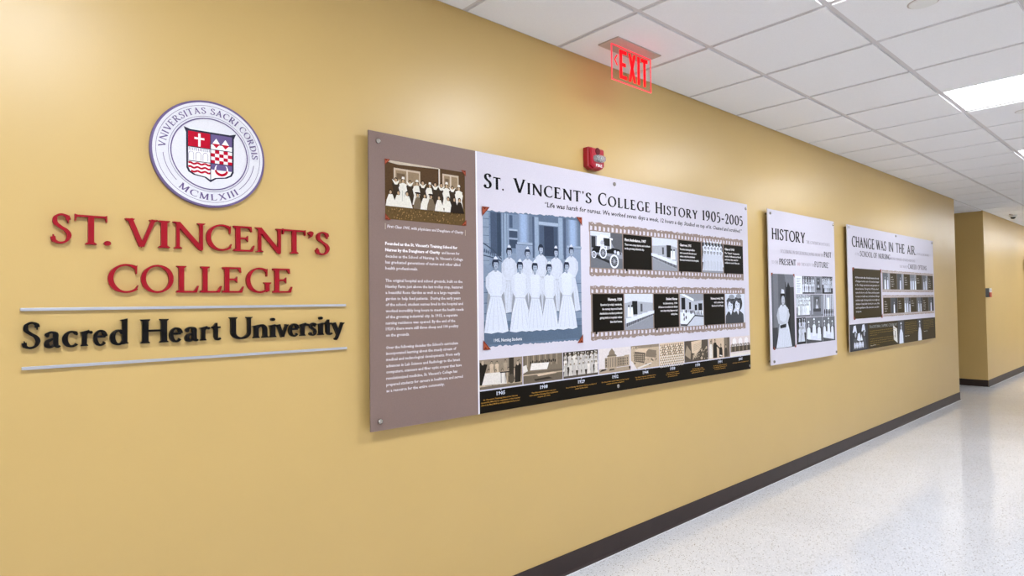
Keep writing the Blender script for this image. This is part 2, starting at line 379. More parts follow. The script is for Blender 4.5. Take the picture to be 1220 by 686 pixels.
        g = glyph('S', th*1.45, tn*1.5); return [[(x*.62, y*.615) for x, y in p] for p in g]
    elif ch == 'T': s(.40, 0, .40, 1); s(.08, .97, .72, .97, tn); sf(.40, 0); poly((.03, 1.03), (.10, 1), (.16, .94), (.08, .93), (.055, .79), (.03, .79)); poly((.77, 1.03), (.70, 1), (.64, .94), (.72, .93), (.745, .79), (.77, .79))
    elif ch == 'U': s(.19, 1, .19, .30); a(.455, .30, .265, .275, 180, 360, 16, ws=[th, th*.8, th*.55, t2, t2]); s(.72, .30, .72, 1, t2); sf(.19, 1); sf(.72, 1, .11, tn)
    elif ch == 'V': s(.11, 1, .42, .02); s(.73, 1, .43, .02, t2*1.15); sf(.11, 1, .12); sf(.73, 1, .11, tn); poly((.36, .12), (.42, -.03), (.47, .12))
    elif ch == 'W': s(.11, 1, .38, .02); s(.60, 1, .39, .02, t2); s(.56, 1, .83, .02); s(1.10, 1, .84, .02, t2); sf(.11, 1, .12); sf(.56, 1, .12); sf(1.10, 1, .11, tn)
    elif ch == 'X': s(.14, 1, .68, 0); s(.66, 1, .12, 0, t2); sf(.14, 1); sf(.68, 0); sf(.66, 1, .11, tn); sf(.12, 0, .11, tn)
    elif ch == 'Y': s(.12, 1, .39, .46); s(.68, 1, .41, .46, t2); s(.395, 0, .395, .5); sf(.12, 1, .12); sf(.68, 1, .11, tn); sf(.395, 0)
    elif ch == '1': s(.2, 0, .2, .98); sf(.2, 0); poly((.04, .82), (.2, 1.0), (.25, .9), (.13, .85))
    elif ch == '9': a(.26, .68, .19, .30, 0, 360, 22); c([(.45, .72), (.44, .40), (.33, .15), (.10, .01)], [th, th*.9, tn, tn*.8])
    elif ch == '5': s(.13, .96, .44, .96, th*.75); s(.14, .98, .10, .55, tn); c([(.10, .56), (.26, .62), (.42, .50), (.43, .22), (.28, .03), (.06, .0)], [tn, tn, th*.8, th, th*.6, tn])
    elif ch == '2': c([(.06, .76), (.14, .95), (.28, .97), (.41, .84), (.39, .60), (.24, .32), (.07, .05)], [tn*1.2, tn*1.2, tn*1.4, th, th, th*.6, tn]); s(.06, .05, .48, .05, th*.8); poly((.42, .0), (.49, .0), (.52, .2), (.49, .2))
    elif ch == '-': s(.04, .40, .32, .40, tn*1.6)
    elif ch == '.': dot(.1, .07, .085)
    elif ch == ',': dot(.1, .07, .08); poly((.1, .06), (.18, .05), (.05, -.18))
    elif ch == "'": dot(.12, .91, .085); poly((.12, .99), (.205, .91), (.17, .78), (.05, .68), (.11, .80))
    elif ch == '"': [(dot(x, .9, .06), poly((x, .85), (x+.06, .9), (x-.02, .7))) for x in (.08, .26)]
    elif ch == 'a': c([(.07, .45), (.12, .55), (.23, .59), (.335, .53), (.345, .40)]); s(.345, .42, .345, .12, th*.92); c([(.345, .36), (.20, .30), (.09, .22), (.09, .08), (.20, .03), (.345, .12)], [tn, tn, th*.8, th, tn*1.1, tn]); c([(.345, .16), (.37, .06), (.42, .03), (.48, .06)], [th, th*.8, tn*1.2, tn*.8]); dot(.09, .45, .055)
    elif ch == 'c': a(.27, .30, .205, .285, 48, 318, 20); dot(.41, .49, .05)
    elif ch == 'e': a(.27, .30, .205, .285, 12, 322, 22); s(.09, .35, .46, .35, tn)
    elif ch == 'r': s(.15, 0, .15, .58, th*.95); flag(.15, .62); sf(.15, 0, .12); c([(.17, .42), (.23, .54), (.32, .58)], [tn, tn*1.3, th*.8]); dot(.36, .54, .062)
    elif ch == 'd': a(.26, .29, .19, .28, 35, 325, 20); s(.45, .06, .45, 1.02, th*.95); flag(.45, 1.06); poly((.40, .10), (.40, 0), (.56, .03), (.58, .06), (.51, .09)); s(.42, .50, .30, .58, tn); s(.44, .1, .36, .03, tn)
    elif ch == 't': s(.19, .60, .19, .12, th*.95); c([(.19, .16), (.22, .05), (.29, .03), (.38, .07)], [th*.9, th*.75, tn*1.2, tn]); s(.03, .565, .37, .565, tn); poly((.04, .56), (.19, .77), (.25, .77), (.25, .56))
    elif ch == 'n': s(.15, 0, .15, .58, th*.95); flag(.15, .62); sf(.15, 0, .12); c([(.17, .42), (.27, .56), (.40, .57), (.475, .45), (.48, .25), (.48, 0)], [tn, tn*1.2, tn*1.5, th*.9, th*.95, th*.95]); sf(.48, 0, .12)
    elif ch == 'i': s(.15, 0, .15, .58, th*.95); flag(.15, .62); sf(.15, 0, .12); dot(.15, .85, .078)
    elif ch == 'v': s(.09, .59, .29, .0); s(.50, .59, .30, .0, t2); sf(.09, .59, .10); sf(.50, .59, .09, tn)
    elif ch == 'y': s(.09, .59, .30, .02); s(.52, .59, .22, -.22, t2); sf(.09, .59, .10); sf(.52, .59, .09, tn); dot(.18, -.23, .068)
    elif ch == 'h': s(.15, 0, .15, 1, th*.95); flag(.15, 1.04); sf(.15, 0, .12); c([(.17, .42), (.27, .56), (.40, .57), (.475, .45), (.48, .25), (.48, 0)], [tn, tn*1.2, tn*1.5, th*.9, th*.95, th*.95]); sf(.48, 0, .12)
    return P
ADV = {' ': .34, '.': .24, "'": .22, '-': .36, 'I': .32}
def bbox(P):
    xs = [x for p in P for x, _ in p]; ys = [y for p in P for _, y in p]
    return min(xs), max(xs), min(ys), max(ys)
def serif(text, x, z, cap, width, small=0, th=TH, tn=TN, gap=.07, boost=True):
    """polygons of a line set in the serif caps; small > 0: small capitals at that height"""
    if boost:
        w0 = 0
        for k_, ch in enumerate(text):
            if ch == ' ': w0 += .36; continue
            b = bbox(glyph(ch, th, tn)); w0 += (b[1]-b[0])*(small if (small and k_ and text[k_-1] != ' ') else 1)+gap
        th = min(.31, th/max(.5, (width/(w0-gap))/cap)**.9)
    out = []; cx = 0; first = True
    for ch in text:
        if ch == ' ': cx += .36; first = True; continue
        sc = 1 if (not small or first or ch in "0123456789") else small
        P = glyph(ch, th/(sc**.5), tn/(sc**.5)); b = bbox(P)
        lift = (1-small)*.0 if small else 0
        if ch == "'" and small: lift = small-1+.22
        out.append([[((px-b[0])*sc+cx, py*sc+max(lift, 0)) for px, py in p] for p in P])
        cx += (b[1]-b[0])*sc+gap; first = False
    tot = cx-gap; k = width/tot
    return [[(x+px*k, z+py*cap) for px, py in p] for g in out for p in g]

# ------------------------------------------------------------------ sans lettering from the built-in font
_tc = {}
def sans(text, x, z, size, width=None, bold=0, italic=0, align='L', sx=1.0):
    """triangles of a line of text; size = cap height, width fits it"""
    key = (text, bold)
    if key not in _tc:
        cu = bpy.data.curves.new('t', 'FONT'); cu.body = text; cu.resolution_u = 1; cu.offset = bold; cu.fill_mode = 'FRONT'
        ob = bpy.data.objects.new('t', cu); me = ob.to_mesh()
        vs = [(v.co.x, v.co.y) for v in me.vertices]; fs = [tuple(p.vertices) for p in me.polygons]
        _tc[key] = (vs, fs); ob.to_mesh_clear(); bpy.data.objects.remove(ob); bpy.data.curves.remove(cu)
    vs, fs = _tc[key]
    if not vs: return []
    k = size/.70; xa = min(v[0] for v in vs); xb = max(v[0] for v in vs); kx = k*sx
    if width: kx = width/(xb-xa)
    off = -xa*kx if align == 'L' else (-xb*kx if align == 'R' else -(xa+xb)/2*kx)
    q = [(x+off+a*kx+b*k*italic, z+b*k) for a, b in vs]
    return [[q[i] for i in f] for f in fs]

class Print:
    """flat print: coloured polygons in the wall plane, every layer a hair further out"""
    STEP = .00002
    def __init__(s, y): s.y = y; s.v = []; s.f = []; s.c = []
    def up(s, n=1): s.y -= s.STEP*n
    def poly(s, pts, rgb, lift=True):
        n = len(pts); ar = sum(pts[i][0]*pts[(i+1) % n][1]-pts[(i+1) % n][0]*pts[i][1] for i in range(n))
        if ar < 0: pts = pts[::-1]
        if lift: s.y -= 6e-6
        k = len(s.v); s.v += [(x, s.y, z) for x, z in pts]; s.f.append(tuple(range(k, k+n))); s.c.append(rgb)
    def rect(s, x0, x1, z0, z1, rgb): s.poly([(x0, z0), (x1, z0), (x1, z1), (x0, z1)], rgb)
    def ell(s, x, z, rx, rz, rgb, n=10): s.poly([(x+rx*math.cos(2*PI*k/n), z+rz*math.sin(2*PI*k/n)) for k in range(n)], rgb)
    def polys(s, ps, rgb):
        for p in ps: s.poly(p, rgb, len(p) > 3 and len(ps) < 400)
    def line(s, pts, wd, rgb): s.polys(ribbon(pts, [wd, wd]), rgb)
    def build(s, name, parent, m=None, label=None, o=(0, 0, 0)):
        me = bpy.data.meshes.new(name); me.from_pydata([(x-o[0], y-o[1], z-o[2]) for x, y, z in s.v], [], s.f)
        ca = me.color_attributes.new('ink', 'FLOAT_COLOR', 'CORNER'); buf = []
        for f, c in zip(s.f, s.c): buf += list((*lin(c), 1))*len(f)
        ca.data.foreach_set('color', buf); me.update()
        ob = link(name, me, m or M_print, parent)
        if label: ob['label'] = label
        return ob

# ------------------------------------------------------------------ raised wall letters
def letter(ch, xa, xb, z0, cap, m, label, group, name, th=.138, tn=.068, y=(-.014, -.0012)):
    P = glyph(ch, th, tn); b = bbox(P); k = (xb-xa)/(b[1]-b[0])
    o = (xa, 0, z0); mb = MB(o)
    for i, p in enumerate(P): mb.prism_y([(xa+(px-b[0])*k, z0+py*cap) for px, py in p], y[0]-i*2.5e-5, y[1]-i*1e-5)
    tag(mb.build(name, m, loc=o), label, 'letter', group)
RED = [('S', .173, .222, 'red raised letter S that begins ST.'), ('T', .229, .309, 'red raised letter T of ST.'), ('.', .301, .319, 'red raised full stop after ST'),
       ('V', .355, .442, "red raised letter V that begins VINCENT'S"), ('I', .444, .477, "red raised letter I after the V of VINCENT'S"), ('N', .485, .580, "red raised letter N between I and C in VINCENT'S"),
       ('C', .583, .663, "red raised letter C in the middle of VINCENT'S"), ('E', .669, .738, "red raised letter E of VINCENT'S"), ('N', .741, .836, "red raised letter N between E and T in VINCENT'S"),
       ('T', .836, .920, "red raised letter T before the apostrophe of VINCENT'S"), ("'", .929, .950, "red raised apostrophe in VINCENT'S"), ('S', .957, 1.012, "red raised letter S that ends VINCENT'S")]
for ch, a, b, lb in RED: letter(ch, a, b, 1.571, .0855, M_red, lb, 'red raised letters of the college name', 'wall_letter' if ch.isalpha() else ('apostrophe' if ch == "'" else 'full_stop'))
RED2 = [('C', .311, .390, 'red raised letter C that begins COLLEGE'), ('O', .397, .487, 'red raised letter O of COLLEGE'), ('L', .495, .561, 'red raised first letter L of COLLEGE, next to the O'),
        ('L', .565, .631, 'red raised second letter L of COLLEGE, before the E'), ('E', .633, .702, 'red raised letter E between L and G in COLLEGE'), ('G', .710, .794, 'red raised letter G of COLLEGE'), ('E', .800, .870, 'red raised letter E that ends COLLEGE')]
for ch, a, b, lb in RED2: letter(ch, a, b, 1.430, .0855, M_red, lb, 'red raised letters of the college name', 'wall_letter')
BLK = [('S', .110, .152, 'that begins Sacred'), ('a', .160, .198, 'after the S of Sacred'), ('c', .201, .239, 'of Sacred'), ('r', .243, .274, 'of Sacred'), ('e', .275, .311, 'of Sacred'), ('d', .316, .365, 'that ends Sacred'),
       ('H', .396, .473, 'that begins Heart'), ('e', .475, .514, 'of Heart'), ('a', .519, .560, 'of Heart'), ('r', .563, .595, 'of Heart'), ('t', .600, .629, 'that ends Heart'),
       ('U', .655, .730, 'that begins University'), ('n', .730, .784, 'of University'), ('i', .786, .812, 'before the v of University'), ('v', .812, .856, 'of University'), ('e', .856, .895, 'of University'), ('r', .895, .930, 'of University'),
       ('s', .931, .960, 'of University'), ('i', .963, .988, 'before the t of University'), ('t', .990, 1.022, 'of University'), ('y', 1.020, 1.070, 'that ends University')]
for ch, a, b, lb in BLK: letter(ch, a, b, 1.2735, .0735, M_black, 'black raised %s letter %s %s' % ('capital' if ch.isupper() else 'small', ch, lb), 'black raised letters of the university name', 'wall_letter', th=.17, tn=.085)
for nm, z, lb in (('rule_bar', 1.3825, 'thin silver bar on the wall above the black lettering'), ('rule_bar', 1.2190, 'thin silver bar on the wall below the black lettering')):
    x0, x1 = (.107, 1.078) if z > 1.3 else (.111, 1.081)
    tag(MB((x0, 0, z)).box((x0, -.011, z-.0042), (x1, -.001, z+.0042)).build(nm, M_silver, loc=(x0, 0, z), fix=True, bevel=.0012), lb, 'bar', 'silver bars of the wall sign')

# ------------------------------------------------------------------ university seal
PUR = (108, 92, 138); WHT = (226, 226, 233)
SX, SZ, SR = .5955, 1.888, .1765
seal = thing('wall_seal', (SX, 0, SZ), 'round white and purple university seal with a shield on gold wall', 'seal')
O = (SX, 0, SZ)
MB().revolve((0, 0, 0), [(SR-.001, -.014), (SR, -.013), (SR, -.001)], axis='y', n=72).build('disc', mat('seal_edge', PUR, .4), seal, fix=True)
def ring(p, r0, r1, rgb, a0=0, a1=360, n=90):
    n = max(4, int(n*abs(a1-a0)/360))
    for k in range(n):
        t0, t1 = (math.radians(a0+(a1-a0)*(k+j)/n) for j in (0, 1))
        p.poly([(SX+r0*math.cos(t0), SZ+r0*math.sin(t0)), (SX+r1*math.cos(t0), SZ+r1*math.sin(t0)), (SX+r1*math.cos(t1), SZ+r1*math.sin(t1)), (SX+r0*math.cos(t1), SZ+r0*math.sin(t1))], rgb)
p = Print(-.0142); p.poly([(SX+.1695*math.cos(k*PI/45), SZ+.1695*math.sin(k*PI/45)) for k in range(90)], WHT); p.build('field', seal, o=O)
p = Print(-.0144); ring(p, .1590, .1602, PUR); ring(p, .1238, .1250, PUR); ring(p, .1155, .1190, PUR); ring(p, .1395, .1412, PUR, 186, 224); ring(p, .1395, .1412, PUR, 310, 352); p.build('ring', seal, o=O)
def arctext(p, text, r, cap, a0, a1, inward):
    gl = []; cx = 0
    for ch in text:
        if ch == ' ': cx += .45; continue
        P = glyph(ch, .16, .075); b = bbox(P); gl.append((cx, P, b)); cx += b[1]-b[0]+.16
    tot = cx-.16
    for gx, P, b in gl:
        wd = b[1]-b[0]; mid = gx+wd/2; t = math.radians(a0+(a1-a0)*mid/tot)
        k = abs(math.radians(a1-a0))*r/tot
        for q in P:
            pts = []
            for x, z in q:
                u = (x-b[0]-wd/2)*k; v = (z-.5)*cap
                if inward: ux, uz, nx, nz = -math.sin(t), math.cos(t), -math.cos(t), -math.sin(t)
                else: ux, uz, nx, nz = math.sin(t), -math.cos(t), math.cos(t), math.sin(t)
                pts.append((SX+r*math.cos(t)+u*ux+v*nx, SZ+r*math.sin(t)+u*uz+v*nz))
            p.poly(pts, PUR)
p = Print(-.0145); arctext(p, 'VNIVERSITAS SACRI CORDIS', .1425, .0205, 179, 1, False); p.build('lettering', seal, label='upper Latin lettering', o=O)
p = Print(-.0145); arctext(p, 'MCMLXIII', .1425, .0205, 231, 306, True); p.build('lettering', seal, label='Roman numeral year', o=O)
# shield
def shield_outline(e=0):
    l, r, t, b, m = .5265-e, .6655+e, 1.9580+e, 1.7985-e*1.2, .596
    return [(l-.008, t+.006), (l+.012, t), (r-.012, t), (r+.008, t+.006), (r+.001, t-.012), (r, 1.835), (r-.006, 1.822), (r-.022, 1.813), (m+.018, 1.808), (m, b), (m-.018, 1.808), (l+.022, 1.813), (l+.006, 1.822), (l, 1.835), (l-.001, t-.012)]
CR = (186, 22, 48); DK = (52, 52, 70)
p = Print(-.0146)
sh = shield_outline(.0032); p.poly([q for q in sh if q[1] < 1.97 or True], DK); p.up()
def half(pts, x0, x1, z0, z1, rgb):   # rectangle clipped by simple shield body
    p.rect(max(pts[0], x0), min(pts[1], x1), z0, z1, rgb)
lx, mx_, rx = .5285, .596, .6635
p.poly([(lx, 1.8385), (lx+.006, 1.825), (lx+.022, 1.816), (mx_-.014, 1.811), (mx_, 1.802), (mx_+.014, 1.811), (rx-.022, 1.816), (rx-.006, 1.825), (rx, 1.8385), (rx, 1.955), (lx, 1.955)], (244, 243, 247)); p.up()
p.rect(lx, mx_, 1.9045, 1.955, CR)
p.rect(mx_, rx, 1.9045+.0165, 1.955, PUR); p.up()
p.rect(.5585, .5655, 1.908, 1.951, (246, 244, 248)); p.rect(.547, .577, 1.931, 1.9375, (246, 244, 248))
for cx in (.6135, .6425):
    p.poly([(cx-.0135, 1.925), (cx, 1.911), (cx+.0135, 1.925)], CR); p.poly([(cx-.0115, 1.925), (cx, 1.943), (cx+.0115, 1.925)], (246, 244, 248))
# bridge of arches
for k in range(3):
    cx = .5375+.0215*k
    p.polys(ribbon([(cx-.0075, 1.862), (cx-.0075, 1.880)]+[(cx+.0075*math.cos(t), 1.882+.0075*math.sin(t)) for t in (PI, PI*.75, PI*.5, PI*.25, 0)]+[(cx+.0075, 1.862)], [.0012]*2), PUR)
for k in range(12): p.line([(lx+.002+k*.0055, 1.893), (lx+.004+k*.0055, 1.902)], .0011, PUR); p.line([(lx+.002+k*.0055, 1.902), (lx+.004+k*.0055, 1.893)], .0009, PUR)
# waves
for j, z in enumerate((1.851, 1.838, 1.825)):
    xs = [lx+.0005+(mx_-lx-.001)*k/16 for k in range(17)]
    if j == 2: xs = [x for x in xs if x > lx+.006]
    p.polys(ribbon([(x, z+.0022*math.sin((x-lx)*280)) for x in xs], [.0062]*2), CR)
# checks
cw, chh = (rx-mx_)/5, .0455/4
for i in range(5):
    for j in range(4):
        if (i+j) % 2 == 0: p.rect(mx_+i*cw, mx_+(i+1)*cw, 1.858+j*chh, 1.858+(j+1)*chh, CR)
# crescent
p.rect(mx_, rx, 1.8375, 1.8585, PUR); p.up()
out = [(.6295+.0215*math.cos(math.radians(t)), 1.8395+.0215*math.sin(math.radians(t))) for t in range(140, 401, 13)]
inn = [(.6295+.0165*math.cos(math.radians(t)), 1.8435+.0165*math.sin(math.radians(t))) for t in range(140, 401, 13)]
for k in range(len(out)-1):
    q = [out[k], out[k+1], inn[k+1], inn[k]]; zc = sum(a[1] for a in q)/4
    p.poly(q, CR if zc < 1.8375 else (244, 243, 247))
p.up()
for a in ([(mx_, 1.80), (mx_, 1.957)], [(lx, 1.9045), (rx, 1.9045)], [(lx, 1.8580), (rx, 1.8580)]): p.line(a, .0024, DK)
p.build('shield', seal, label='red white and purple quartered shield', o=O)

# ------------------------------------------------------------------ display boards
WH, TAUPE, INK = (213, 209, 222), (137, 117, 110), (18, 16, 20)
COPPER = (128, 54, 38); DARKB = (24, 20, 14); OLIVE = (58, 48, 24)
FRONT = -.037
def board(x0, x1, z0, z1, label, fields, screws, edge=(205, 200, 206)):
    b = thing('display_board', (x0, 0, z0), label, 'board', 'display boards on the gold wall')
    O = (x0, 0, z0)
    MB(O).box((x0, FRONT, z0), (x1, FRONT+.006, z1)).build('panel', mat('panel_edge', edge, .35), b, fix=True)
    p = Print(FRONT-.0002)
    for f in fields: p.rect(*f)
    p.build('printed_ground', b, o=O)
    for x, z in screws:
        m = MB((x, 0, z))
        m.revolve((x, 0, z), [(.0045, FRONT-.0085), (.0085, FRONT-.0075), (.0105, FRONT-.005), (.0105, FRONT-.0005)], axis='y', n=20)
        link('standoff_cap', m.mesh('standoff_cap', fix=True, smooth=False), M_metal, b, (x-x0, 0, z-z0))
        m = MB((x, 0, z)); m.revolve((x, 0, z), [(.008, FRONT+.006), (.008, -.0005)], axis='y', n=16)
        link('standoff_barrel', m.mesh('standoff_barrel', fix=True), M_metal, b, (x-x0, 0, z-z0))
    return b, O
Y1 = FRONT-.0004
def corner(b, O, x, z, sx, sz, s=.045):
    p = Print(Y1-.0042); q = lambda u, v: (x+sx*u*s, z+sz*v*s)
    p.poly([q(0, 0), q(1, 0), q(0, 1)], COPPER); p.up(); p.poly([q(.08, .08), q(.75, .1), q(.1, .75)], (166, 84, 58)); p.up(); p.poly([q(.1, .1), q(.5, .12), q(.3, .3)], (96, 38, 24))
    p.build('photo_corner', b, o=O)

# people and things for the old photographs ------------------------------------------------
def shade(c, k): return tuple(max(0, min(255, int(v*k))) for v in c)
def nurse(p, x, zh, h, foot, body, dark, skin, cap=True, sw=1.0, rnd=random):
    """standing woman in a long dress: x centre, zh head centre, h head height, foot = hem"""
    wz = zh-3.1*h; w = h*.62*sw; line = shade(body, .90)
    p.poly([(x-w*.75, wz), (x+w*.75, wz), (x+w*1.3, wz-(wz-foot)*.4), (x+w*1.75, foot+.1*h), (x+w*.9, foot-.05*h), (x+w*.2, foot+.05*h), (x-w*.7, foot-.06*h), (x-w*1.7, foot+.06*h), (x-w*1.3, wz-(wz-foot)*.45)], body)
    p.poly([(x-w*.8, wz), (x+w*.8, wz), (x+w*1.15, zh-1.6*h), (x+w*1.05, zh-.95*h), (x+w*.35, zh-.62*h), (x-w*.35, zh-.62*h), (x-w*1.05, zh-.95*h), (x-w*1.15, zh-1.6*h)], body)
    p.up()
    for sgn in (-1, 1):    # sleeves bent to the waist
        p.poly([(x+sgn*w*.90, zh-.9*h), (x+sgn*w*1.40, zh-1.3*h), (x+sgn*w*1.42, zh-2.2*h), (x+sgn*w*.95, zh-2.9*h), (x+sgn*w*.55, zh-2.8*h), (x+sgn*w*.92, zh-2.1*h)], shade(body, .97))
        p.line([(x+sgn*w*.95, zh-1.2*h), (x+sgn*w*1.0, zh-2.2*h)], .05*h, line)
    p.line([(x-w*.8, wz), (x+w*.8, wz-.04*h)], .10*h, line)
    for k in (-.9, -.35, .25, .8): p.line([(x+k*w*.5, wz-.15*h), (x+k*w*1.45, foot+.25*h)], .055*h, line)
    p.rect(x-.13*h, x+.13*h, zh-.75*h, zh-.3*h, shade(skin, .9))
    p.up(); p.ell(x, zh+.05*h, .43*h, .50*h, dark, 14)
    p.up(); p.ell(x+.04*h, zh-.08*h, .30*h, .42*h, skin, 12)
    p.up(); p.rect(x-.15*h, x-.04*h, zh-.04*h, zh+.02*h, shade(skin, .55)); p.rect(x+.10*h, x+.21*h, zh-.04*h, zh+.02*h, shade(skin, .55)); p.rect(x-.06*h, x+.14*h, zh-.31*h, zh-.26*h, shade(skin, .6))
    p.poly([(x-.28*h, zh+.16*h), (x+.32*h, zh+.16*h), (x+.38*h, zh+.34*h), (x-.34*h, zh+.36*h)], dark)
    if cap: p.up(); p.poly([(x-.26*h, zh+.44*h), (x+.28*h, zh+.44*h), (x+.20*h, zh+.62*h), (x+.03*h, zh+.78*h), (x-.17*h, zh+.62*h)], body)
    p.up()
def small_fig(p, x, z0, hh, body, dark, skin, cap=None, rnd=random):
    w = hh*.18
    p.poly([(x-w*1.25, z0), (x+w*1.25, z0), (x+w*.7, z0+hh*.5), (x+w*1.0, z0+hh*.74), (x, z0+hh*.82), (x-w*1.0, z0+hh*.74), (x-w*.7, z0+hh*.5)], body)
    p.up(); p.line([(x-w*.3, z0), (x-w*.2, z0+hh*.5)], hh*.02, shade(body, .75)); p.line([(x+w*.5, z0), (x+w*.3, z0+hh*.45)], hh*.02, shade(body, .8))
    p.ell(x, z0+hh*.89, hh*.085, hh*.10, dark, 8); p.up(); p.ell(x, z0+hh*.87, hh*.058, hh*.075, skin, 8)
    if cap: p.up(); p.poly([(x-hh*.07, z0+hh*.95), (x+hh*.07, z0+hh*.95), (x+hh*.05, z0+hh*1.04), (x-hh*.05, z0+hh*1.04)], cap)
def group_photo(p, x0, x1, z0, z1, rows, n, bg, lo, body, dark, skin, cap=True, seed=1, grade=0):
    r = random.Random(seed); H_ = z1-z0
    p.rect(x0, x1, z0, z1, bg); p.up(); p.rect(x0, x1, z0, z0+H_*.16, lo)
    if grade:
        for k in range(9): p.rect(x0+(x1-x0)*(k+.1)/9, x0+(x1-x0)*(k+.45)/9, z0+H_*.55, z1, shade(bg, r.uniform(.75, 1.25)))
    for j in range(rows):
        zz = z0+H_*(.12+.62*(rows-1-j)/max(rows, 1)); hh = H_*(.86-.05*rows)*.8
        m = n+(j % 2)
        for k in range(m):
            p.up(1); x = x0+(x1-x0)*(k+.5+r.uniform(-.15, .15))/m
            h2 = min(hh, (z1-zz)*.93)*r.uniform(.92, 1.0); wmax = (x1-x0)/m
            if x-h2*.18 < x0 or x+h2*.18 > x1: continue
            small_fig(p, x, zz if j < rows-1 else zz-H_*.03, h2, shade(body, r.uniform(.82, 1.05)), dark, skin, body if cap else None)
        p.up()

GB = (110, 128, 152)
# ===== board one : the big history board
B1x0, B1x1, B1z0, B1z1 = 1.1635, 4.173, .8905, 2.0665
b1, O1 = board(B1x0, B1x1, B1z0, B1z1, 'long history board with brown text column, wide white field and nurses photograph',
    [(B1x0, 1.694, B1z0, B1z1, TAUPE), (1.694, 1.702, B1z0, B1z1, (240, 238, 246)), (1.702, B1x1, .992, B1z1, WH), (1.702, B1x1, B1z0, .992, DARKB)],
    [(1.205, 2.029), (1.205, .927), (2.672, 2.033), (4.148, 2.034), (4.152, .914), (2.673, .918)], (122, 104, 100))
def add(b, O, name, fn, label=None, m=None, y=None):
    p = Print(Y1 if y is None else y); fn(p); return p.build(name, b, m, label, O)
# headline
for t_, x_, w_, sm in (("ST.", 1.739, .121, .83), ("VINCENT'S", 1.921, .559, .83), ("COLLEGE", 2.533, .469, .83), ("HISTORY", 3.056, .460, .83), ("1905", 3.574, .226, 0), ("-", 3.816, .031, 0), ("2005", 3.863, .241, 0)):
    add(b1, O1, 'headline_word', lambda p: p.polys(serif(t_, x_, 1.906, .067, w_, sm, .24, .09, .12), INK))
add(b1, O1, 'quotation', lambda p: p.polys(sans('“Life was harsh for nurses. We worked seven days a week, 12 hours a day. Studied on top of it. Cleaned and scrubbed.”', 2.124, 1.856, .0245, 1.962, italic=.2, bold=.02), (48, 42, 50)))
# text column
CT = (228, 222, 226)
lines = [(1.620, [('Founded as the St. Vincent’s Training School for', 1, 1.589)]), (1.595, [('Nurses by the Daughters of Charity', 1, 1.497), ('and known for', 0, 1.600)]),
 (1.570, [('decades as the School of Nursing. St. Vincent’s College', 0, 1.618)]), (1.546, [('has graduated generations of nurses and other allied', 0, 1.603)]), (1.522, [('health professionals.', 0, 1.385)]),
 (1.473, [('The original hospital and school grounds, built on the', 0, 1.614)]), (1.449, [('Hawley Farm just above the last trolley stop, featured', 0, 1.614)]), (1.425, [('a beautiful Rose Garden as well as a large vegetable', 0, 1.600)]),
 (1.401, [('garden to help feed patients.  During the early years', 0, 1.603)]), (1.377, [('of the school, student nurses lived in the hospital and', 0, 1.615)]), (1.352, [('worked incredibly long hours to meet the health needs', 0, 1.619)]),
 (1.328, [('of the growing industrial city. In 1915, a separate', 0, 1.586)]), (1.304, [('nursing residence was opened. By the end of the', 0, 1.573)]), (1.281, [('1920’s there were still three sheep and 100 poultry', 0, 1.590)]), (1.256, [('on the grounds.', 0, 1.342)]),
 (1.207, [('Over the following decades the School’s curriculum', 0, 1.586)]), (1.184, [('incorporated learning about the steady stream of', 0, 1.576)]), (1.160, [('medical and technological developments. From early', 0, 1.597)]), (1.135, [('advances in Lab Science and Radiology to the latest', 0, 1.596)]),
 (1.111, [('computers, scanners and fiber optic scopes that have', 0, 1.605)]), (1.086, [('revolutionized medicine, St. Vincent’s College has', 0, 1.581)]), (1.061, [('prepared students for careers in healthcare and served', 0, 1.610)]), (1.037, [('as a resource for the entire community.', 0, 1.512)])]
def col(sel):
    def f(p):
        for z, segs in lines:
            if not sel(z): continue
            x = 1.2335
            for t, b, xe in segs:
                p.polys(sans(t, x, z, .0118, xe-x, bold=.045 if b else .022), (246, 242, 244) if b else CT); x = xe+.008
    return f
add(b1, O1, 'paragraph', col(lambda z: z > 1.5)); add(b1, O1, 'paragraph', col(lambda z: 1.25 < z < 1.5)); add(b1, O1, 'paragraph', col(lambda z: z < 1.25))
add(b1, O1, 'caption', lambda p: (p.polys(sans('First Class 1905, with physicians and Daughters of Charity', 1.243, 1.689, .0115, .378, bold=.022, italic=.2), CT), p.rect(1.2335, 1.2362, 1.681, 1.706, (190, 178, 160)), p.rect(1.6315, 1.6342, 1.681, 1.706, (190, 178, 160))))
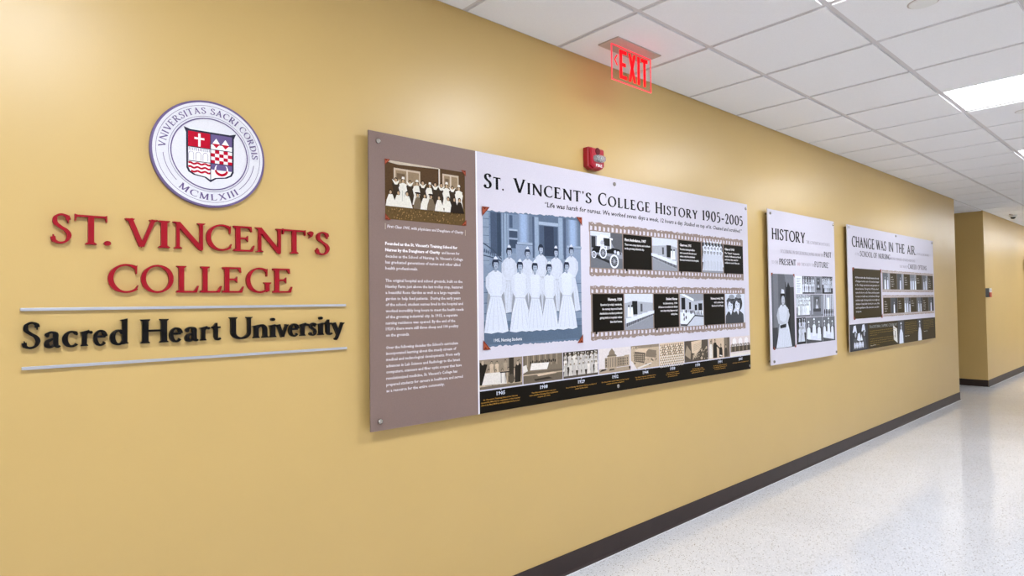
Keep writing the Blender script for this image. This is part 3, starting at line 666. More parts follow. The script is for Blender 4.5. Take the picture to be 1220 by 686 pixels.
# sepia first-class photograph
def first_class(p):
    x0, x1, z0, z1 = 1.2345, 1.6335, 1.7235, 1.9605
    br = (88, 64, 40); p.rect(x0, x1, z0, z1, br); p.up()
    for k in range(26): p.rect(x0, x1, 1.83+k*.005, 1.8308+k*.005, shade(br, .8))
    p.up(); p.poly([(x0+.02, z1), (1.494, z1), (1.494, z1-.004), (x0+.06, 1.948), (x0+.012, 1.953)], (206, 192, 172))
    p.poly([(x0, z0), (x1, z0), (x1, 1.800), (1.45, 1.788), (x0, 1.780)], (100, 78, 46)); p.up()
    r = random.Random(3)
    for k in range(170):
        x = r.uniform(x0+.002, x1-.01); z = r.uniform(z0+.002, 1.775); p.poly([(x, z), (x+.006, z+.001), (x+.004, z+.007)], shade((120, 96, 58), r.uniform(.55, 1.45)))
    p.up()
    for a, b_, c, d in ((1.274, 1.400, 1.870, 1.933), (1.512, 1.598, 1.880, 1.940)):
        p.rect(a, b_, c, d, (198, 180, 156)); p.up(); p.rect(a+.009, b_-.006, c, d-.008, (150, 128, 102)); p.up()
        p.rect((a+b_)/2-.004, (a+b_)/2+.004, c, d, (206, 190, 168)); p.rect(a+.014, (a+b_)/2-.01, c+.02, d-.02, (112, 92, 70))
    p.rect(1.4925, 1.4995, 1.83, z1-.002, (222, 212, 196)); p.up()
    W, D, K = (232, 228, 218), (54, 40, 28), (190, 160, 128)
    for x, dark in ((1.284, 1), (1.318, 0), (1.350, 1), (1.384, 0), (1.412, 1), (1.447, 0), (1.474, 1), (1.505, 1), (1.533, 0), (1.563, 1), (1.598, 0)):
        small_fig(p, x, 1.792, .104+r.uniform(-.006, .006), (60, 48, 36) if dark else W, D, K, None if dark else W); p.up()
        if dark:
            p.poly([(x-.018, 1.886), (x, 1.876), (x+.018, 1.886), (x+.006, 1.866), (x-.006, 1.866)], W); p.up()
        else:
            for s_ in (-1, 1): p.poly([(x+s_*.012, 1.872), (x+s_*.022, 1.855), (x+s_*.016, 1.832), (x+s_*.008, 1.845)], W)
            p.up()
    for x, dark in ((1.258, 0), (1.294, 0), (1.335, 0), (1.386, 2), (1.420, 0), (1.452, 2), (1.492, 0), (1.540, 0), (1.572, 1), (1.600, 1)):
        c = W if dark == 0 else ((44, 34, 26) if dark == 1 else (120, 104, 84))
        p.poly([(x-.022, 1.776), (x+.026, 1.776), (x+.018, 1.802), (x+.009, 1.824), (x-.008, 1.824), (x-.018, 1.80)], c); p.up()
        p.ell(x, 1.834, .0085, .0105, D, 8); p.up(); p.ell(x, 1.832, .0055, .0075, K, 8); p.up()
        if dark == 2: p.ell(x, 1.842, .015, .004, (40, 30, 22), 8); p.up()
add(b1, O1, 'photo_print', first_class, 'sepia photograph of the first class', M_photo)
for x, z, sx, sz in ((1.232, 1.963, 1, -1), (1.636, 1.968, -1, -1), (1.232, 1.720, 1, 1), (1.636, 1.725, -1, 1)): corner(b1, O1, x, z, sx, sz, .026)
# the nursing students
def students(p):
    x0, x1, z0, z1 = 1.732, 2.387, 1.196, 1.804; r = random.Random(9)
    n = 60; top = [(x1-(x1-x0)*k/n, z1+.018*(1-k/n)+r.uniform(-.004, .004)) for k in range(n+1)]
    bot = [(x0+(x1-x0)*k/n, 1.186+r.uniform(-.004, .004)) for k in range(n+1)]
    p.poly(bot+top, (104, 122, 146)); p.up()
    p.rect(x0, x1, 1.62, 1.80, (112, 130, 156)); p.rect(x0, x1, 1.30, 1.62, (134, 150, 174)); p.up()
    for k in range(7): p.rect(x0, x0+.045, 1.56+k*.036, 1.5625+k*.036, (88, 104, 126))          # stone courses
    p.rect(x0, x0+.036, 1.56, 1.80, (142, 158, 180)); p.up()
    for k in range(6): p.rect(x0, x0+.036, 1.575+k*.038, 1.5775+k*.038, (92, 108, 130))
    p.rect(1.777, 1.840, 1.61, 1.80, (74, 88, 110)); p.rect(1.816, 1.840, 1.60, 1.80, (58, 72, 92)); p.rect(1.846, 1.886, 1.58, 1.80, (146, 164, 188)); p.up()
    p.rect(1.852, 1.858, 1.58, 1.80, (100, 116, 140)); p.rect(1.874, 1.878, 1.58, 1.80, (100, 116, 140))
    p.rect(1.886, 1.946, 1.615, 1.80, (122, 140, 166)); p.up()
    p.rect(1.892, 1.912, 1.735, 1.795, (78, 94, 118)); p.rect(1.890, 1.942, 1.690, 1.722, (66, 80, 102)); p.rect(1.890, 1.942, 1.640, 1.680, (62, 76, 98)); p.rect(1.888, 1.944, 1.722, 1.730, (168, 184, 204)); p.rect(1.888, 1.944, 1.681, 1.688, (150, 166, 190)); p.up()
    for cx, hw in ((1.992, .047), (2.338, .049)):       # two round columns, lit from the left
        for k in range(12):
            t = (k+.5)/12; g = .80+.42*math.sin(PI*min(1, t*1.15+.05)); g = min(g, 1.18)
            p.rect(cx-hw+2*hw*k/12, cx-hw+2*hw*(k+1)/12, 1.664, 1.806, shade((132, 150, 178), g))
        p.rect(cx-hw-.006, cx+hw+.006, 1.660, 1.672, (158, 174, 198)); p.rect(cx-hw-.014, min(cx+hw+.014, x1), 1.50, 1.660, (140, 156, 182)); p.up()
        p.rect(cx-hw-.006, cx+hw+.006, 1.658, 1.6605, (84, 98, 120))
    p.rect(2.040, 2.052, 1.60, 1.80, (78, 92, 116)); p.rect(2.056, 2.082, 1.60, 1.80, (150, 168, 192)); p.rect(2.222, 2.252, 1.60, 1.81, (150, 168, 192)); p.rect(2.258, 2.276, 1.60, 1.81, (84, 98, 122)); p.up()
    p.rect(2.083, 2.220, 1.600, 1.81, (98, 114, 138)); p.rect(2.083, 2.220, 1.764, 1.780, (164, 180, 202)); p.up(); p.rect(2.090, 2.214, 1.612, 1.760, (54, 64, 84)); p.rect(2.090, 2.120, 1.612, 1.760, (78, 92, 114)); p.rect(2.187, 2.214, 1.612, 1.760, (70, 84, 106)); p.up()
    p.line([(x0, 1.655), (x0+.06, 1.625), (x0+.11, 1.585)], .006, (66, 78, 98)); p.line([(x0, 1.60), (x0+.06, 1.59), (x0+.11, 1.575)], .005, (66, 78, 98))
    for k in range(7): p.ell(x0+.008+k*.012, 1.622-k*.004, .005, .009, (84, 98, 120), 8)
    for k in range(5): p.rect(x0, x1, 1.285+k*.048, 1.289+k*.048, (98, 114, 138))       # steps
    p.rect(x0, x1, 1.196, 1.262, (92, 110, 132)); p.up(); p.rect(x0, x1, 1.258, 1.262, (70, 86, 108)); p.up()
    body, dk, sk = (216, 223, 240), (44, 52, 70), (166, 178, 200)
    for x, zh, sw in ((1.888, 1.622, 1.25), (2.005, 1.620, 1.25), (2.095, 1.645, 1.2), (2.200, 1.634, 1.25), (2.313, 1.646, 1.3)):
        nurse(p, x, zh, .044, 1.338, shade(body, .96), dk, sk, cap=x != 2.095, sw=sw)
    p.polys([], body)
    for x, zh, sw in ((1.803, 1.562, 1.42), (1.9535, 1.556, 1.38), (2.0515, 1.554, 1.15), (2.149, 1.552, 1.18), (2.275, 1.566, 1.42)):
        p.poly([(x-.052*sw*.62, zh-.10), (x+.052*sw*.62, zh-.10), (x+.06*sw*.8, 1.256), (x-.058*sw*.8, 1.256)], shade(body, .70)); p.up()
        nurse(p, x, zh, .048, 1.247, body, dk, sk, sw=sw)
    p.polys(sans('1905, Nursing Students', 1.787, 1.206, .0145, .173, bold=.02), (232, 236, 244))
add(b1, O1, 'photo_print', students, 'large blue-grey photograph of nurses in white on steps', M_photo)
for x, z, sx, sz in ((1.726, 1.820, 1, -1), (2.397, 1.825, -1, -1), (1.723, 1.173, 1, 1), (2.391, 1.171, -1, 1)): corner(b1, O1, x, z, sx, sz, .045)

# film strips
TP = (150, 132, 124)
def torn(p, x0, x1, za, zb, n, seed, amp=.005, side=1, rgb=TP):
    r = random.Random(seed); top = [(x1-(x1-x0)*k/n, zb+(r.uniform(-amp, amp*.6) if side > 0 else 0)) for k in range(n+1)]
    bot = [(x0+(x1-x0)*k/n, za+(r.uniform(-amp*.6, amp) if side < 0 else 0)) for k in range(n+1)]
    for k in range(n): p.poly([bot[k], bot[k+1], top[n-k-1], top[n-k]], rgb, False)
def perfs(p, x0, x1, z0, z1, pitch, seed):
    r = random.Random(seed); x = x0+pitch*.5
    while x < x1-pitch*.5:
        w2 = pitch*.26; p.poly([(x-w2, z0+r.uniform(0, .004)), (x+w2*r.uniform(.6, 1.1), z0+r.uniform(0, .004)), (x+w2, z1-r.uniform(0, .006)), (x-w2*r.uniform(.5, 1.1), z1)], (216, 211, 222), False); x += pitch
def strip(b, O, x0, x1, z0, z1, f0, f1, seed, pitch=.036, amp=.006, bg=TP):
    def f(p):
        torn(p, x0, x1, f1-.004, z1, int((x1-x0)/.014), seed, amp, 1, bg); torn(p, x0, x1, z0, f0+.004, int((x1-x0)/.014), seed+1, amp, -1, bg)
        p.up(2); p.rect(x0+.004, x1-.004, f0, f1, bg); p.up(2)
        perfs(p, x0, x1, f1+.004, f1+(z1-f1)*.62, pitch, seed); perfs(p, x0, x1, f0-(f0-z0)*.62, f0-.004, pitch, seed+5)
        r = random.Random(seed+9)
        for k in range(int((x1-x0)/.03)):
            x = r.uniform(x0+.01, x1-.02); z = r.choice((z1-.006, z0+.006)); p.poly([(x, z-.003), (x+.01, z-.001), (x+.006, z+.004)], (224, 219, 229))
    return add(b, O, 'film_strip', f)
Y2 = Y1-.0010
def cap_panel(strp, O, x0, x1, z0, z1, rows, align, rgb=DARKB, size=.0115, lead=.022):
    p = Print(Y2); p.rect(x0, x1, z0, z1, rgb); p.up(); p.rect(x0+.02, x0+.035, z0-.012, z0, rgb); z = z1-size*3.2
    for i, (t, wd) in enumerate(rows):
        x = x0+.014 if align == 'L' else x1-.014
        wd = min(wd, x1-x0-.028)
        p.polys(sans(t, x, z, size*(1.25 if i == 0 else 1), wd, bold=.045 if i == 0 else .03, align=align), (236, 234, 236)); z -= lead*(1.15 if i == 0 else 1)
    p.build('caption_panel', strp, o=O)
def photo(par, O, fn, x0, x1, z0, z1, label=None, y=Y2):
    p = Print(y); fn(p, x0, x1, z0, z1); return p.build('photo_print', par, M_photo, label, O)
G = lambda v: (v, int(v*1.03) if v < 245 else v, min(255, int(v*1.10)))
def car(p, x0, x1, z0, z1):
    X = lambda u: x0+(x1-x0)*u
    Z = lambda v: z0+(z1-z0)*v
    p.rect(x0, x1, z0, z1, G(150)); p.up(); p.poly([(X(.5), Z(1)), (X(1), Z(1)), (X(1), Z(.45)), (X(.72), Z(.6))], G(96)); p.rect(x0, X(.62), Z(.88), z1, G(214)); p.poly([(X(0), Z(0)), (X(1), Z(0)), (X(1), Z(.28)), (X(0), Z(.40))], G(110)); p.up()
    p.rect(X(.03), X(.15), Z(.55), Z(.86), G(52)); p.poly([(X(.18), Z(.50)), (X(.50), Z(.46)), (X(.52), Z(.92)), (X(.2), Z(.90))], G(226)); p.up()
    p.rect(X(.08), X(.46), Z(.42), Z(.60), G(34)); p.poly([(X(.30), Z(.94)), (X(.70), Z(.84)), (X(.68), Z(.79)), (X(.3), Z(.88))], G(232)); p.rect(X(.60), X(.64), Z(.52), Z(.82), G(238)); p.rect(X(.40), X(.60), Z(.62), Z(.84), G(40)); p.up()
    p.ell(X(.36), Z(.70), (x1-x0)*.06, (z1-z0)*.07, G(180)); p.poly([(X(.28), Z(.48)), (X(.46), Z(.48)), (X(.42), Z(.66)), (X(.32), Z(.66))], G(214)); p.up()
    p.poly([(X(.04), Z(.44)), (X(.96), Z(.40)), (X(.92), Z(.54)), (X(.70), Z(.58)), (X(.50), Z(.50)), (X(.06), Z(.52))], G(26)); p.poly([(X(.1), Z(.30)), (X(.62), Z(.12)), (X(.66), Z(.18)), (X(.12), Z(.38))], G(40)); p.up()
    for cx, cz, rr in ((.10, .36, .10), (.38, .42, .16), (.73, .20, .20)):
        rx, rz = (x1-x0)*rr*.72, (z1-z0)*rr*.98
        p.ell(X(cx), Z(cz), rx, rz, G(232), 20); p.up(); p.ell(X(cx), Z(cz), rx*.72, rz*.74, G(44), 18); p.up()
        for k in range(6):
            a = PI*k/6; p.line([(X(cx)-rx*.66*math.cos(a), Z(cz)-rz*.66*math.sin(a)), (X(cx)+rx*.66*math.cos(a), Z(cz)+rz*.66*math.sin(a))], .0022, G(190))
        p.up(); p.ell(X(cx), Z(cz), rx*.2, rz*.2, G(160)); p.up()
    p.ell(X(.86), Z(.44), (x1-x0)*.05, (z1-z0)*.06, G(220)); p.ell(X(.76), Z(.47), (x1-x0)*.04, (z1-z0)*.05, G(200))
def ward(p, x0, x1, z0, z1, flip=0):
    X = lambda u: x0+(x1-x0)*(1-u if flip else u)
    Z = lambda v: z0+(z1-z0)*v
    p.rect(x0, x1, z0, z1, G(176)); p.up(); p.poly([(X(0), Z(1)), (X(1), Z(1)), (X(1), Z(.74)), (X(.3), Z(.80)), (X(0), Z(.74))], G(216)); p.poly([(X(0), Z(0)), (X(1), Z(0)), (X(1), Z(.38)), (X(0), Z(.30))], G(150)); p.up()
    p.rect(min(X(.26), X(.44)), max(X(.26), X(.44)), Z(.42), Z(.80), G(36)); p.rect(min(X(.55), X(.62)), max(X(.55), X(.62)), Z(.5), Z(.72), G(84)); p.up()
    for k in range(5):
        u = .04+k*.19; h = .14+.02*k
        p.poly([(X(u), Z(.18+.05*k)), (X(u+.24), Z(.24+.05*k)), (X(u+.24), Z(.34+.045*k)), (X(u), Z(.32+.045*k))], G(226)); p.up()
        p.poly([(X(u), Z(.08+.06*k)), (X(u+.22), Z(.16+.06*k)), (X(u+.22), Z(.23+.05*k)), (X(u), Z(.18+.05*k))], G(56)); p.up()
        for j in range(4): p.line([(X(u+.02+.05*j), Z(.06+.06*k+.015*j)), (X(u+.02+.05*j), Z(.2+.05*k+.01*j))], .0028, G(196))
        p.up()
    for u in (.14, .24): p.ell(X(u), Z(.66), (x1-x0)*.025, (z1-z0)*.035, G(60)); p.up(); p.poly([(X(u-.05), Z(.36)), (X(u+.05), Z(.36)), (X(u+.035), Z(.63)), (X(u-.035), Z(.63))], G(238)); p.up()
def lab(p, x0, x1, z0, z1):
    X = lambda u: x0+(x1-x0)*u
    Z = lambda v: z0+(z1-z0)*v
    p.rect(x0, x1, z0, z1, G(188)); p.up(); p.poly([(X(0), Z(1)), (X(1), Z(1)), (X(1), Z(.80)), (X(.55), Z(.76)), (X(0), Z(.97))], G(150)); p.poly([(X(.25), Z(0)), (X(1), Z(0)), (X(1), Z(.32)), (X(.62), Z(.34))], G(200)); p.up()
    for k in range(4): p.line([(X(.02+.05*k), Z(.99)), (X(.58), Z(.77+.02*k))], .004, G(238))
    for a, b_, c, d in ((.06, .22, .52, .88), (.38, .46, .52, .74), (.62, .72, .48, .66), (.78, .95, .48, .70)): p.rect(X(a), X(b_), Z(c), Z(d), G(34))
    p.poly([(X(0), Z(.10)), (X(.26), Z(.02)), (X(.62), Z(.32)), (X(.58), Z(.42)), (X(0), Z(.44))], G(228)); p.up()
    p.line([(X(.28), Z(.03)), (X(.62), Z(.32)), (X(1), Z(.29))], .008, G(30)); p.line([(X(.02), Z(.05)), (X(.3), Z(0.03))], .012, G(70)); r = random.Random(4)
    for k in range(12): x = X(r.uniform(.04, .56)); z = Z(r.uniform(.20, .48)); p.ell(x, z, .007, .012, G(r.choice((40, 70, 240))), 8); p.up()
    for k in range(8): x = X(.62+.045*k); p.ell(x, Z(.40+.02*(k % 2)), .007, .013, G(236 if k % 2 else 66), 8)
def pair(p, x0, x1, z0, z1):
    X = lambda u: x0+(x1-x0)*u
    Z = lambda v: z0+(z1-z0)*v
    p.rect(x0, x1, z0, z1, G(214)); p.up()
    for cx, cz in ((.28, .60), (.64, .62)):
        p.poly([(X(cx-.27), Z(0)), (X(cx+.30), Z(0)), (X(cx+.28), Z(.30)), (X(cx+.10), Z(.42)), (X(cx-.14), Z(.40)), (X(cx-.26), Z(.26))], G(72)); p.up()
        p.ell(X(cx+.02), Z(cz+.05), (x1-x0)*.21, (z1-z0)*.26, G(44), 18); p.ell(X(cx+.05), Z(cz+.30), (x1-x0)*.14, (z1-z0)*.08, G(150), 14); p.up()
        p.ell(X(cx-.02), Z(cz-.03), (x1-x0)*.125, (z1-z0)*.20, G(214), 18); p.up()
        for s_ in (-.055, .05): p.ell(X(cx-.02+s_), Z(cz+.01), .004, .004, G(50), 8)
        p.poly([(X(cx-.07), Z(cz-.11)), (X(cx+.04), Z(cz-.11)), (X(cx-.01), Z(cz-.15))], G(250)); p.line([(X(cx-.02), Z(cz)), (X(cx-.035), Z(cz-.06))], .0025, G(140)); p.up()
        for k in range(8): p.ell(X(cx-.17+.045*k), Z(cz+.16+.05*math.sin(k*.9)), .010, .012, G(66 if k % 2 else 88), 8)
        p.poly([(X(cx-.05), Z(.40)), (X(cx+.06), Z(.40)), (X(cx), Z(.28))], G(232)); p.up()
def nurses_rows(p, x0, x1, z0, z1):
    p.rect(x0, x1, z0, z1, G(62)); p.up(); p.rect(x0, x1, z0, z0+.02, G(150)); p.up()
    for j in range(3):
        for k in range(6):
            x = x0+(x1-x0)*(.12+.15*k)+(.008 if j % 2 else 0); small_fig(p, x, z0+.012+.028*(2-j), .135, G(226-8*j), G(40), G(176), G(232)); p.up()
s1 = strip(b1, O1, 2.454, 4.100, 1.521, 1.807, 1.565, 1.760, 21)
photo(s1, O1, car, 2.464, 2.733, 1.565, 1.760, 'photograph of an early motor ambulance')
cap_panel(s1, O1, 2.742, 3.009, 1.565, 1.760, [('First Ambulance, 1907', .20), ('There were many injuries and accidents', .24), ('in the growing industrial city.', .18)], 'L')
photo(s1, O1, lambda p, *a: ward(p, *a, 1), 3.016, 3.277, 1.565, 1.760, 'photograph of a bright hospital ward')
cap_panel(s1, O1, 3.290, 3.548, 1.565, 1.760, [('Classroom, 1915', .13), ('The first training facilities', .17), ('were opened in the same year', .19), ('when city the students', .17), ('lived and worked in the hospital.', .215)], 'L')
photo(s1, O1, nurses_rows, 3.560, 3.822, 1.565, 1.760, 'photograph of three rows of nurses')
cap_panel(s1, O1, 3.833, 4.096, 1.565, 1.760, [('Class of 1918', .13), ('The “Guards” of quarantine', .20), ('wards of influenza and the ill,', .22), ('and alone, they cared for', .18), ('soldiers in need of the care.', .20)], 'L')
s2 = strip(b1, O1, 2.457, 4.112, 1.179, 1.467, 1.222, 1.425, 41)
cap_panel(s2, O1, 2.473, 2.735, 1.222, 1.425, [('Nursery, 1928', .12), ('Question by today’s standards,', .185), ('the nursery improved health', .17), ('standards as mothers preferred', .19), ('giving birth in hospitals rather', .19), ('than their homes.', .105)], 'R', lead=.0235)
photo(s2, O1, ward, 2.744, 3.011, 1.222, 1.425, 'photograph of a nursery with rows of cots')
cap_panel(s2, O1, 3.021, 3.280, 1.222, 1.425, [('Student Nurses', .12), ('in Laboratory, 1930', .15), ('Advances in medical and clinical', .20), ('were improving diagnoses and', .18), ('saving lives.', .07)], 'R')
photo(s2, O1, lab, 3.293, 3.562, 1.222, 1.425, 'photograph of a bright laboratory')
cap_panel(s2, O1, 3.569, 3.829, 1.222, 1.425, [('Nurses at work, 1942', .16), ('with Dr. and Rose Fisher', .12), ('friends and Good People.', .15)], 'R')
photo(s2, O1, pair, 3.837, 4.104, 1.222, 1.425, 'portrait of two smiling women')
# timeline photographs along the bottom
SE = lambda v: (v, int(v*.90), int(v*.78)) if v < 225 else (v, int(v*.975), int(v*.95))
def tl_group(bg, lo, body, rows, n, seed, cap=False, grade=0):
    return lambda p, x0, x1, z0, z1: group_photo(p, x0, x1, z0, z1, rows, n, SE(bg), SE(lo), SE(body), SE(50), SE(168), cap, seed, grade)
def tl_first(p, x0, x1, z0, z1):
    group_photo(p, x0, x1, z0, z1, 2, 6, SE(150), SE(120), SE(205), SE(50), SE(170), False, 5)
    p.poly([(x0+.01, z0+.02), (x1-.10, z0+.015), (x1-.11, z0+.07), (x0+.03, z0+.072)], SE(228)); p.up()
    p.poly([(x0, z0+.02), (x0+.012, z0+.02), (x0+.045, z0+.11), (x0+.03, z1-.02), (x0, z1-.01)], SE(38)); p.rect(x1-.085, x1-.055, z0+.02, z1, SE(60)); p.poly([(x1-.05, z0+.015), (x1-.012, z0+.015), (x1-.008, z1-.04), (x1-.03, z1-.015), (x1-.048, z1-.05)], SE(44)); p.up()
    for x in (x1-.135, x1-.110, x1-.09): p.rect(x, x+.003, z0+.02, z0+.068, SE(30))
    p.rect(x1-.14, x1-.085, z0+.066, z0+.071, SE(34)); p.ell(x1-.07, z0+.035, .02, .022, SE(90)); p.ell(x1-.03, z1-.03, .008, .010, SE(190)); p.ell(x0+.018, z1-.014, .008, .010, SE(190))
def tl_banquet(p, x0, x1, z0, z1):
    p.rect(x0, x1, z0, z1, SE(128)); p.up()
    for k in range(12): p.rect(x0+.02*k+.006, x0+.02*k+.013, z0+.08, z1, SE(166 if k % 2 else 108))
    p.rect(x0, x1, z0, z0+.055, SE(110)); p.rect(x0, x1, z0+.038, z0+.044, SE(186)); p.up()
    for k in range(13): p.ell(x0+.05+.014*k, z0+.098+.004*(k % 2), .005, .007, SE(54), 8)
    p.up(); p.poly([(x0+.045, z0+.062), (x0+.16, z0+.060), (x0+.175, z0+.092), (x0+.055, z0+.095)], SE(238)); p.poly([(x0, z0+.05), (x0+.03, z0+.06), (x0+.022, z0+.09), (x0, z0+.085)], SE(226)); p.up()
    p.poly([(x0+.1, z0+.030), (x0+.23, z0+.036), (x0+.2, z0+.044), (x0+.09, z0+.038)], SE(216)); p.poly([(x0+.08, z0+.008), (x0+.20, z0+.012), (x0+.17, z0+.022), (x0+.07, z0+.018)], SE(58))
def tl_dome(p, x0, x1, z0, z1):
    p.rect(x0, x1, z0, z1, (226, 218, 218)); p.up(); p.rect(x0, x1, z0, z0+.024, SE(172)); X = lambda u: x0+(x1-x0)*u; Zh = z1-z0; Z = lambda v: z0+Zh*v
    p.rect(X(.18), X(.95), Z(.20), Z(.62), SE(156)); p.rect(X(.80), X(.96), Z(.22), Z(.66), SE(176)); p.rect(X(.26), X(.54), Z(.18), Z(.66), SE(186)); p.up()
    p.poly([(X(.24), Z(.66)), (X(.56), Z(.66)), (X(.52), Z(.73)), (X(.28), Z(.73))], SE(120)); p.poly([(X(.30), Z(.73)), (X(.50), Z(.73)), (X(.49), Z(.84)), (X(.44), Z(.92)), (X(.41), Z(.98)), (X(.39), Z(.98)), (X(.36), Z(.92)), (X(.31), Z(.84))], SE(140)); p.up()
    for k in range(5): p.rect(X(.285+.055*k), X(.305+.055*k), Z(.22), Z(.62), SE(100))
    for k in range(5):
        for j in range(3): p.rect(X(.60+.07*k), X(.63+.07*k), Z(.27+.11*j), Z(.34+.11*j), SE(92))
    for k in range(3): p.rect(X(.20), X(.235), Z(.27+.11*k), Z(.34+.11*k), SE(86))
    p.poly([(X(.02), Z(.08)), (X(.22), Z(.12)), (X(.22), Z(.17)), (X(.08), Z(.17))], SE(52)); p.poly([(X(.3), Z(.08)), (X(.48), Z(.1)), (X(.46), Z(.15)), (X(.33), Z(.15))], SE(80)); p.ell(X(.97), Z(.12), .006, .01, SE(30))
def tl_aerial(p, x0, x1, z0, z1):
    p.rect(x0, x1, z0, z1, SE(196)); p.up(); r = random.Random(8); X = lambda u: x0+(x1-x0)*u; Zh = z1-z0; Z = lambda v: z0+Zh*v
    p.rect(x0, x1, Z(.88), z1, SE(150))
    for k in range(60): x, z = X(r.uniform(.02, .97)), Z(r.uniform(.02, .95)); s_ = r.uniform(.004, .010); p.poly([(x-s_, z), (x, z-s_*.6), (x+s_, z), (x, z+s_*.8)], SE(r.choice((110, 150, 218)))); p.up(0)
    p.up(); p.poly([(X(.10), Z(.35)), (X(.45), Z(.22)), (X(.50), Z(.66)), (X(.12), Z(.76))], SE(104)); p.poly([(X(.50), Z(.50)), (X(.88), Z(.40)), (X(.90), Z(.72)), (X(.56), Z(.82))], SE(134)); p.poly([(X(.12), Z(.76)), (X(.50), Z(.66)), (X(.62), Z(.82)), (X(.26), Z(.88))], SE(222)); p.up()
    for j in range(4):
        for k in range(6): p.rect(X(.14+.055*k), X(.165+.055*k), Z(.36+.085*j-.012*k), Z(.41+.085*j-.012*k), SE(196))
    p.poly([(X(0), Z(0)), (X(.2), Z(0)), (X(.04), Z(.35)), (X(0), Z(.38))], (230, 222, 222)); p.poly([(X(.2), Z(.06)), (X(.7), Z(.22)), (X(.72), Z(.17)), (X(.25), Z(0.0))], SE(226))
def tl_crowd(p, x0, x1, z0, z1):
    p.rect(x0, x1, z0, z1, SE(222)); p.up(); r = random.Random(2)
    for j in range(9):
        for k in range(13):
            x = x0+(x1-x0)*(k+.5+(.4 if j % 2 else 0))/13.6; z = z1-.012-j*.0148; q = .55 if j < 4 else 1
            p.ell(x, z, .0042, .0054, SE(70 if r.random() < .8 else 120), 6)
            p.poly([(x-.006, z-.013), (x+.006, z-.013), (x+.003, z-.005), (x-.003, z-.005)], SE(90 if (j < 4 and k % 3) else 240))
        p.up()
def tl_class(p, x0, x1, z0, z1):
    X = lambda u: x0+(x1-x0)*u; Zh = z1-z0; Z = lambda v: z0+Zh*v; r = random.Random(6)
    p.rect(x0, x1, z0, z1, SE(92)); p.up(); p.poly([(X(.28), Z(.95)), (X(.72), Z(1)), (X(.70), Z(.62)), (X(.45), Z(.36)), (X(.30), Z(.42))], SE(224)); p.poly([(X(.02), Z(.35)), (X(.10), Z(.8)), (X(.26), Z(.5)), (X(.24), Z(.12))], SE(170)); p.up()
    for k in range(22):
        u = r.uniform(.38, .96); v = r.uniform(.08, .30+.65*(u-.38)); p.ell(X(u), Z(v), .008, .010, SE(r.choice((46, 60, 198))), 8); p.up(); p.ell(X(u)+.002, Z(v)-.001, .004, .006, SE(200), 7)
    for k in range(4): p.line([(X(.34), Z(.10+.06*k)), (X(.52+.05*k), Z(.40+.05*k))], .004, SE(214))
    for k in range(5): p.line([(X(.36), Z(.5+.07*k)), (X(.68), Z(.62+.06*k))], .0016, SE(150))
def tl_men(p, x0, x1, z0, z1):
    X = lambda u: x0+(x1-x0)*u; Zh = z1-z0; Z = lambda v: z0+Zh*v
    p.rect(x0, x1, z0, z1, SE(212)); p.up(); p.rect(X(.72), X(.99), Z(.0), Z(1), SE(128)); p.rect(X(.88), X(.97), Z(.06), Z(1), SE(104)); p.rect(X(.10), X(.17), Z(.5), Z(.98), SE(150)); p.up()
    for u, w_, c, zz in ((.10, .07, 228, .86), (.29, .09, 40, .92), (.56, .08, 44, .66), (.80, .075, 74, .60)):
        p.poly([(X(u-w_), Z(.04)), (X(u+w_), Z(.04)), (X(u+w_*.9), Z(zz-.25)), (X(u+w_*.6), Z(zz-.12)), (X(u-w_*.6), Z(zz-.12)), (X(u-w_*.95), Z(zz-.25))], SE(c)); p.up(); p.ell(X(u), Z(zz-.03), .009, .012, SE(60), 9); p.up(); p.ell(X(u)+.001, Z(zz-.05), .006, .009, SE(186), 8); p.up()
    p.line([(X(.36), Z(.66)), (X(.52), Z(.46))], .010, SE(46)); p.line([(X(.5), Z(.14)), (X(.62), Z(.09))], .008, SE(238))
def tl_last(p, x0, x1, z0, z1):
    X = lambda u: x0+(x1-x0)*u; Zh = z1-z0; Z = lambda v: z0+Zh*v
    p.rect(x0, x1, z0, z1, (222, 210, 210)); p.up(); p.rect(X(0), X(1), Z(.22), Z(.50), SE(110)); p.rect(X(0), X(1), Z(.0), Z(.14), SE(228)); p.up()
    for k in range(3): p.poly([(X(.10+.30*k), Z(.50)), (X(.30+.30*k), Z(.50)), (X(.29+.30*k), Z(.85)), (X(.20+.30*k), Z(.95)), (X(.11+.30*k), Z(.85))], (240, 236, 238))
    p.up()
    for k in range(15): p.ell(X(.04+.065*k), Z(.56+.03*(k % 2)), .007, .009, SE(84 if k % 3 else 150), 8); p.poly([(X(.01+.065*k), Z(.24)), (X(.07+.065*k), Z(.24)), (X(.06+.065*k), Z(.52)), (X(.02+.065*k), Z(.52))], SE(70 if k % 3 else 130))
TLZ0, TLZ1 = .996, 1.129
tl = [(1.703, 1.962, tl_first, 'sepia group photograph over 1905', '1905', 1.827), (1.967, 2.237, tl_banquet, 'sepia banquet photograph over 1908', '1908', 2.104), (2.242, 2.510, tl_group(70, 90, 226, 4, 7, 12, True), 'sepia photograph of seated rows over 1929', '1929', 2.377),
      (2.518, 2.790, tl_dome, 'sepia photograph of a domed building', '1932', 2.654), (2.795, 3.065, tl_aerial, 'sepia aerial photograph of buildings', '1944', 2.929), (3.070, 3.331, tl_crowd, 'sepia photograph of a large crowd in rows', '1958', 3.203),
      (3.334, 3.611, tl_class, 'sepia photograph of people beside a screen', '1978', 3.482), (3.617, 3.889, tl_men, 'sepia photograph of standing men', '1991', 3.757), (3.897, 4.173, tl_last, 'sepia photograph of a party at a table', '2005', 4.032)]
for x0, x1, fn, lb, yr, yx in tl: photo(b1, O1, fn, x0, x1, TLZ0, TLZ1, lb, Y1)
